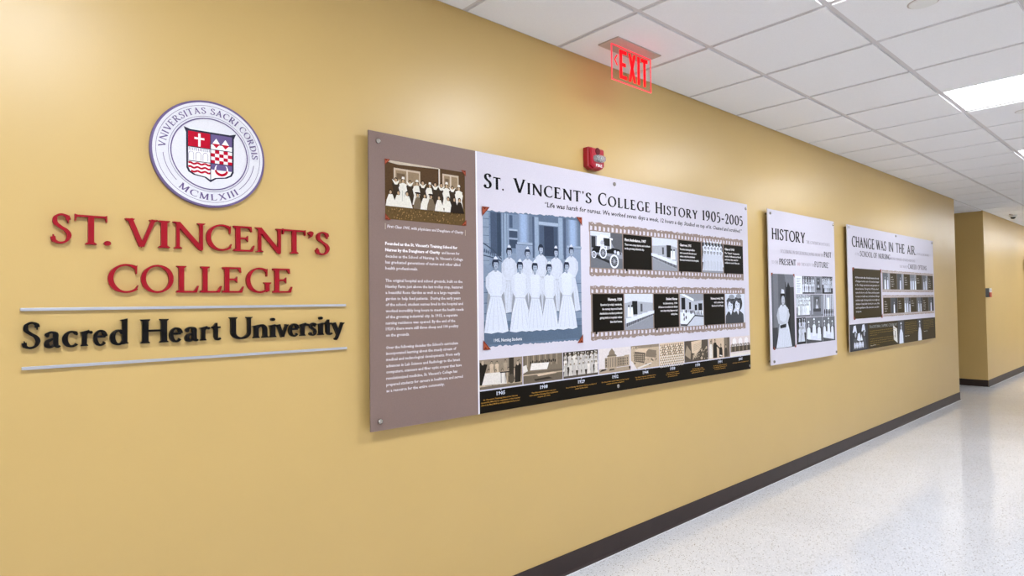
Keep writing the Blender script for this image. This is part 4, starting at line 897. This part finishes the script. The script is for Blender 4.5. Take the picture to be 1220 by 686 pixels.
add(b1, O1, 'rule', lambda p: (p.rect(1.703, 4.173, .9895, .9945, (206, 206, 222)), [p.poly([(t[5]-.006, .990), (t[5], .984), (t[5]+.006, .990)], (206, 206, 222)) for t in tl]))
GOLDT = (188, 142, 62)
tt = [['St. Vincent’s Training School for Nurses', 'opened by Miss Story, a graduate of the hospital', 'school, by Mary McEvoy and physicians during a year.'], ['The first commencement exercises', 'were held for Nursing School graduates', 'on June 24, 1908.'], ['School of Nursing offered Nurse Training accreditation of', 'award by the state.'],
      ['The School with medical classes and the hospital', 'merged and at last completed.'], ['The Cadet Corps was established during', 'the war for all schools of Nursing.'], ['the new residence opened', 'for all students of nursing', 'on hospital grounds.'], ['The School began working', 'with local universities to offer', 'degree programs for nurses.'], ['St. Vincent’s College was founded', 'by the Medical Center for careers', 'in nursing and radiography.'], ['Celebrating a century of teaching and care.']]
def dates(p):
    for (x0, x1, fn, lb, yr, yx), rows_ in zip(tl, tt):
        p.polys(sans(yr, yx, .9635, .0165, .052, bold=.03, align='C'), (214, 220, 236))
        for k, t in enumerate(rows_): p.polys(sans(t, yx, .9465-k*.0115, .0062, min(.235, .0052*len(t)), bold=.02, align='C'), GOLDT)
add(b1, O1, 'timeline_text', dates)

# ===== board two : HISTORY
b2, O2 = board(4.486, 5.742, .8885, 2.0665, 'narrow upright white board headed HISTORY between two wider boards', [(4.486, 5.742, .8885, 2.0665, WH)], [(4.526, 2.035), (5.716, 2.035), (4.534, .914), (5.72, .914)])
GR = (148, 140, 150)
for t_, x_, z_, c_h, w_ in (('HISTORY', 4.545, 1.840, .085, .592), ('PAST', 5.510, 1.742, .045, .155), ('PRESENT', 4.660, 1.650, .046, .290), ('FUTURE"', 5.310, 1.650, .046, .305)):
    add(b2, O2, 'headline_word', lambda p: p.polys(serif(t_, x_, z_, c_h, w_, 0, .235, .11, .05), INK))
add(b2, O2, 'subtitle', lambda p: (p.polys(serif('"THE CONTINUUM OF EVENTS', 5.150, 1.840, .024, .485, 0, .12, .06, .08, False), GR), p.polys(serif('OCCURRING IN SUCCESSION LEADING FROM THE', 4.680, 1.743, .024, .815, 0, .12, .06, .08, False), GR),
    p.polys(serif('TO THE', 4.530, 1.653, .024, .110, 0, .12, .06, .08, False), GR), p.polys(serif('AND', 4.968, 1.653, .024, .062, 0, .12, .06, .08, False), (176, 110, 130)), p.polys(serif('THEN INTO THE', 5.045, 1.653, .024, .255, 0, .12, .06, .08, False), GR)))
def portrait(p, x0, x1, z0, z1):
    p.rect(x0, x1, z0, z1, G(98)); p.up(); p.rect(x0+.23, x1, z0, z1-.06, G(58)); p.poly([(x0+.22, z1), (x1, z1), (x1, z1-.10), (x0+.25, z1-.10)], G(120)); p.rect(x0+.03, x0+.11, z0+.1, z1, G(118)); p.up()
    p.poly([(x1-.11, z0), (x1-.085, z0), (x1-.07, z1-.1), (x1-.1, z1-.06), (x1-.15, z1-.14)], G(36)); p.rect(x0, x0+.09, z0, z0+.16, G(66)); p.up()
def portrait_fig(p, x0, x1, z0, z1):
    cx = x0+.185
    p.poly([(cx-.15, z0+.005), (cx+.17, z0+.005), (cx+.12, z0+.20), (cx+.07, z0+.33), (cx-.06, z0+.33), (cx-.10, z0+.16)], G(214)); p.up()
    for k in range(9): p.line([(cx-.05+.013*k, z0+.31), (cx-.12+.032*k, z0+.01)], .004, G(178))
    p.poly([(cx-.09, z0+.30), (cx+.09, z0+.30), (cx+.115, z0+.42), (cx+.045, z0+.475), (cx-.045, z0+.475), (cx-.105, z0+.42)], G(208)); p.up()
    p.poly([(cx+.09, z0+.45), (cx+.135, z0+.36), (cx+.09, z0+.27), (cx-.03, z0+.25), (cx-.03, z0+.275), (cx+.06, z0+.30)], G(196)); p.poly([(cx-.09, z0+.45), (cx-.13, z0+.36), (cx-.10, z0+.27), (cx+.03, z0+.245), (cx+.03, z0+.27), (cx-.07, z0+.31)], G(186)); p.up()
    p.poly([(cx-.07, z0+.25), (cx+.06, z0+.265), (cx+.055, z0+.225), (cx-.06, z0+.215)], G(40)); p.rect(cx-.018, cx+.018, z0+.46, z0+.50, G(150)); p.up()
    p.ell(cx, z0+.540, .052, .060, G(40), 16); p.up(); p.ell(cx+.004, z0+.525, .036, .050, G(186), 16); p.up()
    for s_ in (-.012, .018): p.ell(cx+s_, z0+.530, .005, .003, G(50), 8)
    p.line([(cx-.008, z0+.500), (cx+.016, z0+.500)], .004, G(90)); p.poly([(cx-.05, z0+.575), (cx+.055, z0+.575), (cx+.045, z0+.600), (cx-.045, z0+.600)], G(34)); p.up(); p.poly([(cx-.032, z0+.600), (cx+.036, z0+.600), (cx+.026, z0+.640), (cx-.022, z0+.650)], G(206))
def portrait_fit(p, x0, x1, z0, z1):
    portrait(p, x0, x1, z0, z1); p.up(); q = Print(p.y); portrait_fig(q, x0, x1, z0, z1); k = .70; n = len(p.v); cx = x0+.185
    p.v += [(cx+(x-cx)*.84, y, z0+(z-z0)*k) for x, y, z in q.v]; p.f += [tuple(a+n for a in f) for f in q.f]; p.c += q.c
photo(b2, O2, portrait_fit, 4.520, 4.905, 1.008, 1.578, 'grey portrait of a standing nurse with a book', Y1)
for x, z, sx, sz in ((4.512, 1.584, 1, -1), (4.912, 1.582, -1, -1), (4.525, 1.002, 1, 1), (4.912, 1.002, -1, 1)): corner(b2, O2, x, z, sx, sz, .03)
def c_book(p, x0, x1, z0, z1):
    p.rect(x0, x1, z0, z1, G(232)); p.up()
    for k in range(9): p.rect(x0+.02, x1-.03-.01*(k % 3), z1-.02-.014*k, z1-.016-.014*k, G(150))
def c_grp(bg, body, rows, n, seed): return lambda p, x0, x1, z0, z1: group_photo(p, x0, x1, z0, z1, rows, n, G(bg), G(int(bg*.8)), G(body), G(34), G(184), True, seed, 1)
def c_room(p, x0, x1, z0, z1):
    X = lambda u: x0+(x1-x0)*u; Z = lambda v: z0+(z1-z0)*v
    p.rect(x0, x1, z0, z1, G(120)); p.up(); p.rect(X(.3), X(.7), Z(.35), Z(.9), G(88)); p.rect(X(.08), X(.2), Z(.1), Z(.95), G(160)); p.rect(X(.82), X(.94), Z(.1), Z(.95), G(150)); p.up()
    p.poly([(X(.38), Z(.35)), (X(.62), Z(.35)), (X(.55), Z(.78)), (X(.45), Z(.78))], G(196)); p.rect(X(.2), X(.8), Z(.22), Z(.36), G(64)); p.ell(X(.5), Z(.6), .012, .02, G(60))
def c_curt(p, x0, x1, z0, z1):
    X = lambda u: x0+(x1-x0)*u; Z = lambda v: z0+(z1-z0)*v
    p.rect(x0, x1, z0, z1, G(206)); p.up()
    for k in range(7): p.rect(X(.05+.14*k), X(.10+.14*k), Z(.3), Z(1), G(60 if k % 2 else 130))
    p.rect(X(.35), X(.6), Z(.2), Z(.85), G(240)); p.up()
    for k in range(6): p.ell(X(.1+.16*k), Z(.2), .014, .026, G(36), 8); p.poly([(X(.04+.16*k), Z(0)), (X(.16+.16*k), Z(0)), (X(.10+.16*k), Z(.16))], G(90))
def c_bed(p, x0, x1, z0, z1):
    X = lambda u: x0+(x1-x0)*u; Z = lambda v: z0+(z1-z0)*v
    p.rect(x0, x1, z0, z1, G(74)); p.up(); p.rect(X(0), X(1), Z(.6), Z(1), G(110)); p.poly([(X(.1), Z(.15)), (X(.9), Z(.05)), (X(.9), Z(.3)), (X(.2), Z(.42))], G(222)); p.up()
    for u, v in ((.15, .72), (.48, .82), (.78, .70)):
        p.poly([(X(u-.12), Z(v-.55)), (X(u+.12), Z(v-.55)), (X(u+.09), Z(v-.15)), (X(u), Z(v-.08)), (X(u-.09), Z(v-.15))], G(234)); p.up(); p.ell(X(u), Z(v), (x1-x0)*.055, (z1-z0)*.085, G(40), 10); p.up(); p.ell(X(u)+.003, Z(v)-.004, (x1-x0)*.036, (z1-z0)*.06, G(186), 10); p.poly([(X(u-.05), Z(v+.06)), (X(u+.05), Z(v+.06)), (X(u+.03), Z(v+.14)), (X(u-.03), Z(v+.14))], G(240)); p.up()
for x0, x1, z0, z1, fn in ((4.935, 5.060, 1.425, 1.568, c_book), (5.064, 5.300, 1.425, 1.570, c_grp(92, 226, 2, 5, 31)), (5.304, 5.448, 1.425, 1.572, c_room), (5.452, 5.680, 1.425, 1.574, c_grp(60, 214, 3, 6, 32)),
                          (4.938, 5.206, 1.237, 1.420, c_grp(150, 236, 4, 8, 33)), (5.210, 5.468, 1.235, 1.420, c_room), (5.472, 5.690, 1.232, 1.420, c_curt),
                          (4.935, 5.110, 1.020, 1.233, c_grp(48, 220, 2, 4, 34)), (5.114, 5.440, 1.018, 1.231, c_bed), (5.444, 5.705, 1.018, 1.229, c_bed)):
    photo(b2, O2, fn, x0, x1, z0, z1, None, Y1)

# ===== board three : CHANGE WAS IN THE AIR
b3, O3 = board(6.044, 8.782, .890, 2.0665, 'wide white board headed CHANGE WAS IN THE AIR with a dark lower band', [(6.044, 8.782, 1.141, 2.0665, WH), (6.044, 8.782, .890, 1.141, OLIVE)], [(6.086, 2.043), (7.403, 2.042), (8.732, 2.039)])
for t_, x_, z_, c_h, w_, ink in (('CHANGE', 6.155, 1.868, .098, .600, INK), ('WAS', 6.800, 1.868, .098, .300, INK), ('IN', 7.175, 1.868, .098, .145, INK), ('THE', 7.400, 1.868, .098, .300, INK), ('AIR.', 7.780, 1.868, .098, .320, INK),
        ('SCHOOL', 6.352, 1.784, .050, .340, (62, 58, 64)), ('OF', 6.720, 1.784, .050, .100, (62, 58, 64)), ('NURSING', 6.860, 1.784, .050, .360, (62, 58, 64)), ('CAREER', 7.800, 1.704, .050, .310, (104, 98, 108)), ('OPTIONS.', 8.150, 1.704, .050, .350, (104, 98, 108))):
    add(b3, O3, 'headline_word', lambda p: p.polys(serif(t_, x_, z_, c_h, w_, 0, .235, .11, .05), ink))
add(b3, O3, 'subtitle', lambda p: (p.polys(serif('CHOICES FOR WOMEN', 8.13, 1.872, .024, .47, 0, .12, .06, .08, False), GR), p.polys(serif('AT THE', 6.222, 1.788, .026, .110, 0, .12, .06, .08, False), GR), p.polys(serif('MOVED TOWARD A COLLEGE AND HIGHER', 7.235, 1.784, .024, .820, 0, .12, .06, .08, False), GR), p.polys(serif('THAT WANTED', 7.504, 1.708, .026, .28, 0, .12, .06, .08, False), GR)))
def dark_text(p):
    p.rect(6.150, 6.915, 1.190, 1.665, OLIVE); p.up()
    t = ['At first an entire class of medical women in the city', 'of Bridgeport and the state of Connecticut changed', 'as The College opened and a new generation of', 'men and women. Through the 1970s the school', 'opened its doors to all of them, and the program', 'to nurses in health care, and students of all ages', 'studied at night. Nursing students were taught and', 'students of many kinds of work for a care of life.', 'and the graduates of the school are now 2000', 'strong now.']
    for k, s_ in enumerate(t): p.polys(sans(s_, 6.215, 1.572-k*.0358, .0175, (.64 if k < 9 else .14)-(.02 if k in (3, 8) else 0), bold=.03 if k == 0 else .015), (206, 206, 214))
add(b3, O3, 'text_panel', dark_text)
for x, z, sx, sz in ((6.143, 1.672, 1, -1), (6.922, 1.672, -1, -1), (6.143, 1.183, 1, 1), (6.922, 1.183, -1, 1)): corner(b3, O3, x, z, sx, sz, .045)
def fig_small(kind, seed):
    def f(p, x0, x1, z0, z1):
        r = random.Random(seed); p.rect(x0, x1, z0, z1, G(80+20*(seed % 3))); p.up(); cx = (x0+x1)/2; hh = z1-z0
        p.rect(x0+(x1-x0)*.7, x1, z0, z1, G(150 if seed % 2 else 56)); p.up()
        for k in range(kind):
            u = cx+(k-(kind-1)/2)*(x1-x0)*.36; h2 = hh*r.uniform(.82, .94); c = G(r.choice((232, 220, 240)))
            p.poly([(u-h2*.17, z0), (u+h2*.17, z0), (u+h2*.13, z0+h2*.62), (u, z0+h2*.72), (u-h2*.13, z0+h2*.62)], c); p.up(); p.ell(u, z0+h2*.84, h2*.085, h2*.10, G(44), 10); p.up(); p.ell(u, z0+h2*.82, h2*.055, h2*.075, G(196), 9); p.up()
    return f
def strip3(z0, z1, f0, f1, order, seed):
    s = strip(b3, O3, 6.950, 8.750, z0, z1, f0, f1, seed, pitch=.03, amp=.004, bg=(168, 152, 142))
    x = 6.962; wd = (8.740-6.962)/8
    for k in range(8):
        a, b_ = x+wd*k+.004, x+wd*(k+1)-.002
        if (k+order) % 2 == 0: photo(s, O3, fig_small(1+(k+seed) % 3, seed+k), a, b_, f0, f1)
        else:
            p = Print(Y2); p.rect(a, b_, f0, f1, OLIVE); p.up()
            for j, t in enumerate(('Class 19%d' % (62+k*4), 'the students of', 'nursing at work', 'in the wards and', 'with the sick')[:3+(k+seed) % 3]): p.polys(sans(t, a+.03, f1-.045-.024*j, .011, None, bold=.02, sx=.85), (214, 210, 206))
            p.build('caption_panel', s, o=O3)
strip3(1.443, 1.668, 1.472, 1.640, 0, 61); strip3(1.192, 1.412, 1.222, 1.384, 1, 71)
# lower band
def capping(p, x0, x1, z0, z1):
    p.rect(x0, x1, z0, z1, G(58)); p.up()
    for u, v, s_ in ((.28, .78, 1.0), (.76, .80, 1.0), (.5, .48, .9)):
        cx = x0+(x1-x0)*u; cz = z0+(z1-z0)*v
        p.poly([(cx-.06, cz-.02), (cx+.05, cz-.03), (cx+.02, cz+.045), (cx-.03, cz+.04)], G(220)); p.up(); p.ell(cx, cz-.04, .032, .03, G(40), 10); p.up(); p.ell(cx+.01, cz-.045, .02, .026, G(170), 10); p.up()
        p.poly([(cx-.07, z0+.01), (cx+.07, z0+.01), (cx+.04, cz-.08), (cx-.04, cz-.08)], G(84)); p.up()
    for k in range(5): p.ell(x0+.12+.05*k, z0+.05, .022, .03, G(226), 8)
    p.poly([(x0+.2, z0+.09), (x0+.235, z0+.15), (x0+.25, z0+.09)], G(236)); p.poly([(x0+.27, z0+.09), (x0+.29, z0+.15), (x0+.32, z0+.09)], G(236))
photo(b3, O3, capping, 6.046, 6.510, .892, 1.139, 'grey photograph of the capping ceremony', Y1)
YEL = (150, 124, 62)
def low_text(p):
    p.polys(serif('TRADITIONAL CAPPING CEREMONY', 6.545, 1.090, .026, .82, 0, .14, .075, .07), (176, 184, 186))
    r = random.Random(5); wds = ('the capping ceremony marked the end of the first months of study', 'students wore the cap of the school given to them by the nurses', 'each candle lit from the lamp stood for care of the sick in the city')
    for k in range(7): p.polys(sans(wds[k % 3], 6.552, 1.058-.0215*k-(.014 if k > 2 else 0), .010, (.75, .72, .20, .74, .72, .73, .26)[k], bold=.02), YEL)
    for k in range(7): p.polys(sans(wds[(k+1) % 3][:34], 7.625, 1.105-.0195*k, .009, (.42, .40, .43, .41, .42, .44, .30)[k], bold=.02), YEL)
    for k in range(6): p.polys(sans(wds[(k+2) % 3][:30], 8.30, 1.110-.0195*k, .009, (.40, .38, .40, .39, .41, .22)[k], bold=.02), YEL)
    for x, z in ((6.56, .915), (7.62, .960), (8.30, .985)): p.polys(sans('Class of 1969', x, z, .010, .15, bold=.03), (206, 204, 200))
add(b3, O3, 'text_band', low_text)
def single(p, x0, x1, z0, z1):
    p.rect(x0, x1, z0, z1, G(70)); p.up(); cx = (x0+x1)/2
    p.poly([(cx-.07, z0), (cx+.07, z0), (cx+.055, z0+.11), (cx+.025, z0+.15), (cx-.03, z0+.15), (cx-.055, z0+.10)], G(228)); p.up(); p.ell(cx, z0+.178, .026, .032, G(40), 12); p.up(); p.ell(cx+.004, z0+.172, .018, .025, G(196), 12); p.up(); p.poly([(cx-.025, z0+.205), (cx+.025, z0+.205), (cx+.015, z0+.226), (cx-.015, z0+.226)], G(236))
photo(b3, O3, single, 7.40, 7.60, .892, 1.139, 'grey photograph of a nurse in white', Y1)
photo(b3, O3, single, 8.085, 8.235, .892, 1.139, 'grey photograph of a nurse holding a cap', Y1)
add(b3, O3, 'booklet_print', lambda p: (p.poly([(7.245, 1.095), (7.365, 1.055), (7.375, .905), (7.255, .945)], (226, 224, 220)), p.up(), p.rect(7.30, 7.318, .965, 1.035, (96, 92, 88))), 'slanted white booklet', y=Y1)
# a further board, only its edge in view
b4, O4 = board(14.83, 16.5, .89, 2.10, 'grey-brown edge of a far board cut off by the right side of the view', [(14.83, 14.98, .89, 2.10, TAUPE), (14.98, 16.5, .89, 2.10, WH)], [(14.87, 2.06), (14.87, .93), (16.46, 2.06), (16.46, .93)])

# ------------------------------------------------------------------ fire alarm strobe
st = thing('fire_alarm', (2.5, 0, 2.15), 'red fire alarm strobe on the wall above the long board', 'fire alarm')
OS = (2.5, 0, 2.15)
def outl(x0, x1, z0, z1, e=0):
    return [(x0+e, z0+.014+e), (x0+.03+e*.6, z0+e), (x1-.03-e*.6, z0+e), (x1-e, z0+.014+e), (x1-e, z1-.004-e), (x1-.008-e, z1-e), (x0+.008+e, z1-e), (x0+e, z1-.004-e)]
def loft(mb, secs):
    n = len(secs[0][1]); vs = [(x, y, z) for y, pts in secs for x, z in pts]; fs = [tuple(range(n)), tuple(range(len(vs)-1, len(vs)-n-1, -1))]
    for j in range(len(secs)-1): fs += [(j*n+i, j*n+(i+1) % n, (j+1)*n+(i+1) % n, (j+1)*n+i) for i in range(n)]
    return mb.poly(vs, fs)
sx0, sx1, sz0, sz1 = 2.462, 2.586, 2.094, 2.213
m = MB(OS); loft(m, [(-.0005, outl(sx0, sx1, sz0, sz1)), (-.030, outl(sx0, sx1, sz0, sz1)), (-.034, outl(sx0, sx1, sz0, sz1, .003))]); m.build('back_box', M_strobe, st, fix=True)
m = MB(OS); loft(m, [(-.0342, outl(sx0, sx1, sz0, sz1, .004)), (-.044, outl(sx0, sx1, sz0, sz1, .006)), (-.050, outl(sx0, sx1, sz0, sz1, .013))]); m.build('cover', M_strobe, st, fix=True)
m = MB(OS); m.revolve((2.522, 0, 2.190), [(.0175, -.0535), (.020, -.0502)], axis='y', n=24)
for k in range(4): m.box((2.5085, -.0555, 2.179+.006*k), (2.5355, -.0535, 2.1815+.006*k))
m.build('sounder_grille', M_strobe_d, st, fix=True)
m = MB(OS)
secs = []
for y, sc in ((-.0502, 1.0), (-.062, .98), (-.072, .86), (-.077, .62)):
    secs.append((y, [(2.527+.043*sc*math.copysign(abs(math.cos(a))**.6, math.cos(a)), 2.150+.019*sc*math.copysign(abs(math.sin(a))**.7, math.sin(a))) for a in [2*PI*k/24 for k in range(24)]]))
loft(m, secs).build('strobe_lens', M_clear, st, fix=True)
m = MB(OS); m.box((2.505, -.060, 2.142), (2.549, -.0505, 2.158)); m.build('reflector', M_metal, st, fix=True)
m = MB(OS); m.revolve((2.527, 0, 2.150), [(.004, -.066), (.004, -.0602)], axis='y', n=12).build('flash_tube', M_white, st, fix=True)
p = Print(-.0503); p.polys(sans('FIRE', 2.507, 2.108, .0145, .050, bold=.03), (240, 236, 236)); p.build('lettering', st, label='white word FIRE', o=OS)
# ------------------------------------------------------------------ white and red alarm device on the far wall
ap = thing('wall_alarm_station', (11.75, 0, 1.44), 'small white and red alarm station on the far wall by its corner', 'alarm station')
OA = (11.75, 0, 1.44)
MB(OA).box((11.665, -.045, 1.372), (11.80, -.0005, 1.512)).build('housing', M_greyside, ap, fix=True, bevel=.006)
MB(OA).box((11.668, -.056, 1.448), (11.797, -.0452, 1.510)).build('cover', M_white, ap, fix=True, bevel=.004)
MB(OA).box((11.668, -.056, 1.374), (11.797, -.0452, 1.446)).build('pull_plate', M_orange, ap, fix=True, bevel=.004)
MB(OA).box((11.70, -.060, 1.462), (11.76, -.0562, 1.470)).box((11.70, -.060, 1.484), (11.76, -.0562, 1.490)).build('slot', M_greyside, ap, fix=True)
# ------------------------------------------------------------------ exit sign
ex = thing('exit_sign', (2.59, -.2275, H), 'lit clear acrylic sign reading EXIT in red hanging from the ceiling', 'exit sign')
OE = (2.59, -.2275, H)
MB(OE).box((2.405, -.293, H-.0065), (2.772, -.163, H)).build('ceiling_plate', M_plate, ex, fix=True, bevel=.002)
EX0, EX1, EZ0, EZ1, EY = 2.432, 2.765, 2.512, 2.6955, -.2275
MB(OE).box((EX0+.002, EY-.003, EZ0+.002), (EX1-.002, EY+.003, EZ1)).build('acrylic_panel', M_acrylic, ex, fix=True)
e = MB(OE)
for a, b_ in (((EX0-.001, EZ0-.001), (EX1+.001, EZ0+.0025)), ((EX0-.001, EZ0+.0025), (EX0+.0025, EZ1)), ((EX1-.001, EZ0+.0025), (EX1+.0005, EZ1)), ((EX0+.0025, EZ1-.004), (EX1-.001, EZ1))):
    e.box((a[0], EY-.0031, a[1]), (b_[0], EY+.0031, b_[1]))
e.build('lit_edge', M_exit_edge, ex, fix=True)
el = MB(OE)
def exl(pts): el.prism_y([(x, z) for x, z in pts], EY-.0048, EY-.0031)
zb, zt = 2.530, 2.679
def seg(x0, z0, x1, z1, w):
    if abs(x1-x0) < 1e-6: exl([(x0-w/2, z0), (x0+w/2, z0), (x0+w/2, z1), (x0-w/2, z1)])
    elif abs(z1-z0) < 1e-6: exl([(x0, z0-w/2), (x1, z0-w/2), (x1, z0+w/2), (x0, z0+w/2)])
    else: exl([(x0-w/2, z0), (x0+w/2, z0), (x1+w/2, z1), (x1-w/2, z1)])
seg(2.502, zb, 2.502, zt, .020); seg(2.512, zt-.009, 2.550, zt-.009, .018); seg(2.512, (zb+zt)/2, 2.542, (zb+zt)/2, .018); seg(2.512, zb+.009, 2.550, zb+.009, .018)
seg(2.575, zb, 2.618, zt, .020); seg(2.618, zb, 2.575, zt, .020)
seg(2.652, zb, 2.652, zt, .019)
seg(2.675, zt-.0095, 2.733, zt-.0095, .019); seg(2.704, zb, 2.704, zt-.019, .019)
el.build('lettering', M_exit, ex, fix=True, label=None) if False else link('lettering', el.mesh('lettering', fix=True), M_exit, ex)
m = MB(OE)
for s_ in (1, -1):
    q = [(2.448, 2.617), (2.456, 2.617), (2.476, 2.617+s_*.027), (2.468, 2.617+s_*.027)]
    m.prism_y(q, EY-.0048, EY-.0031)
link('direction_arrow', m.mesh('direction_arrow', fix=True), M_exit, ex)
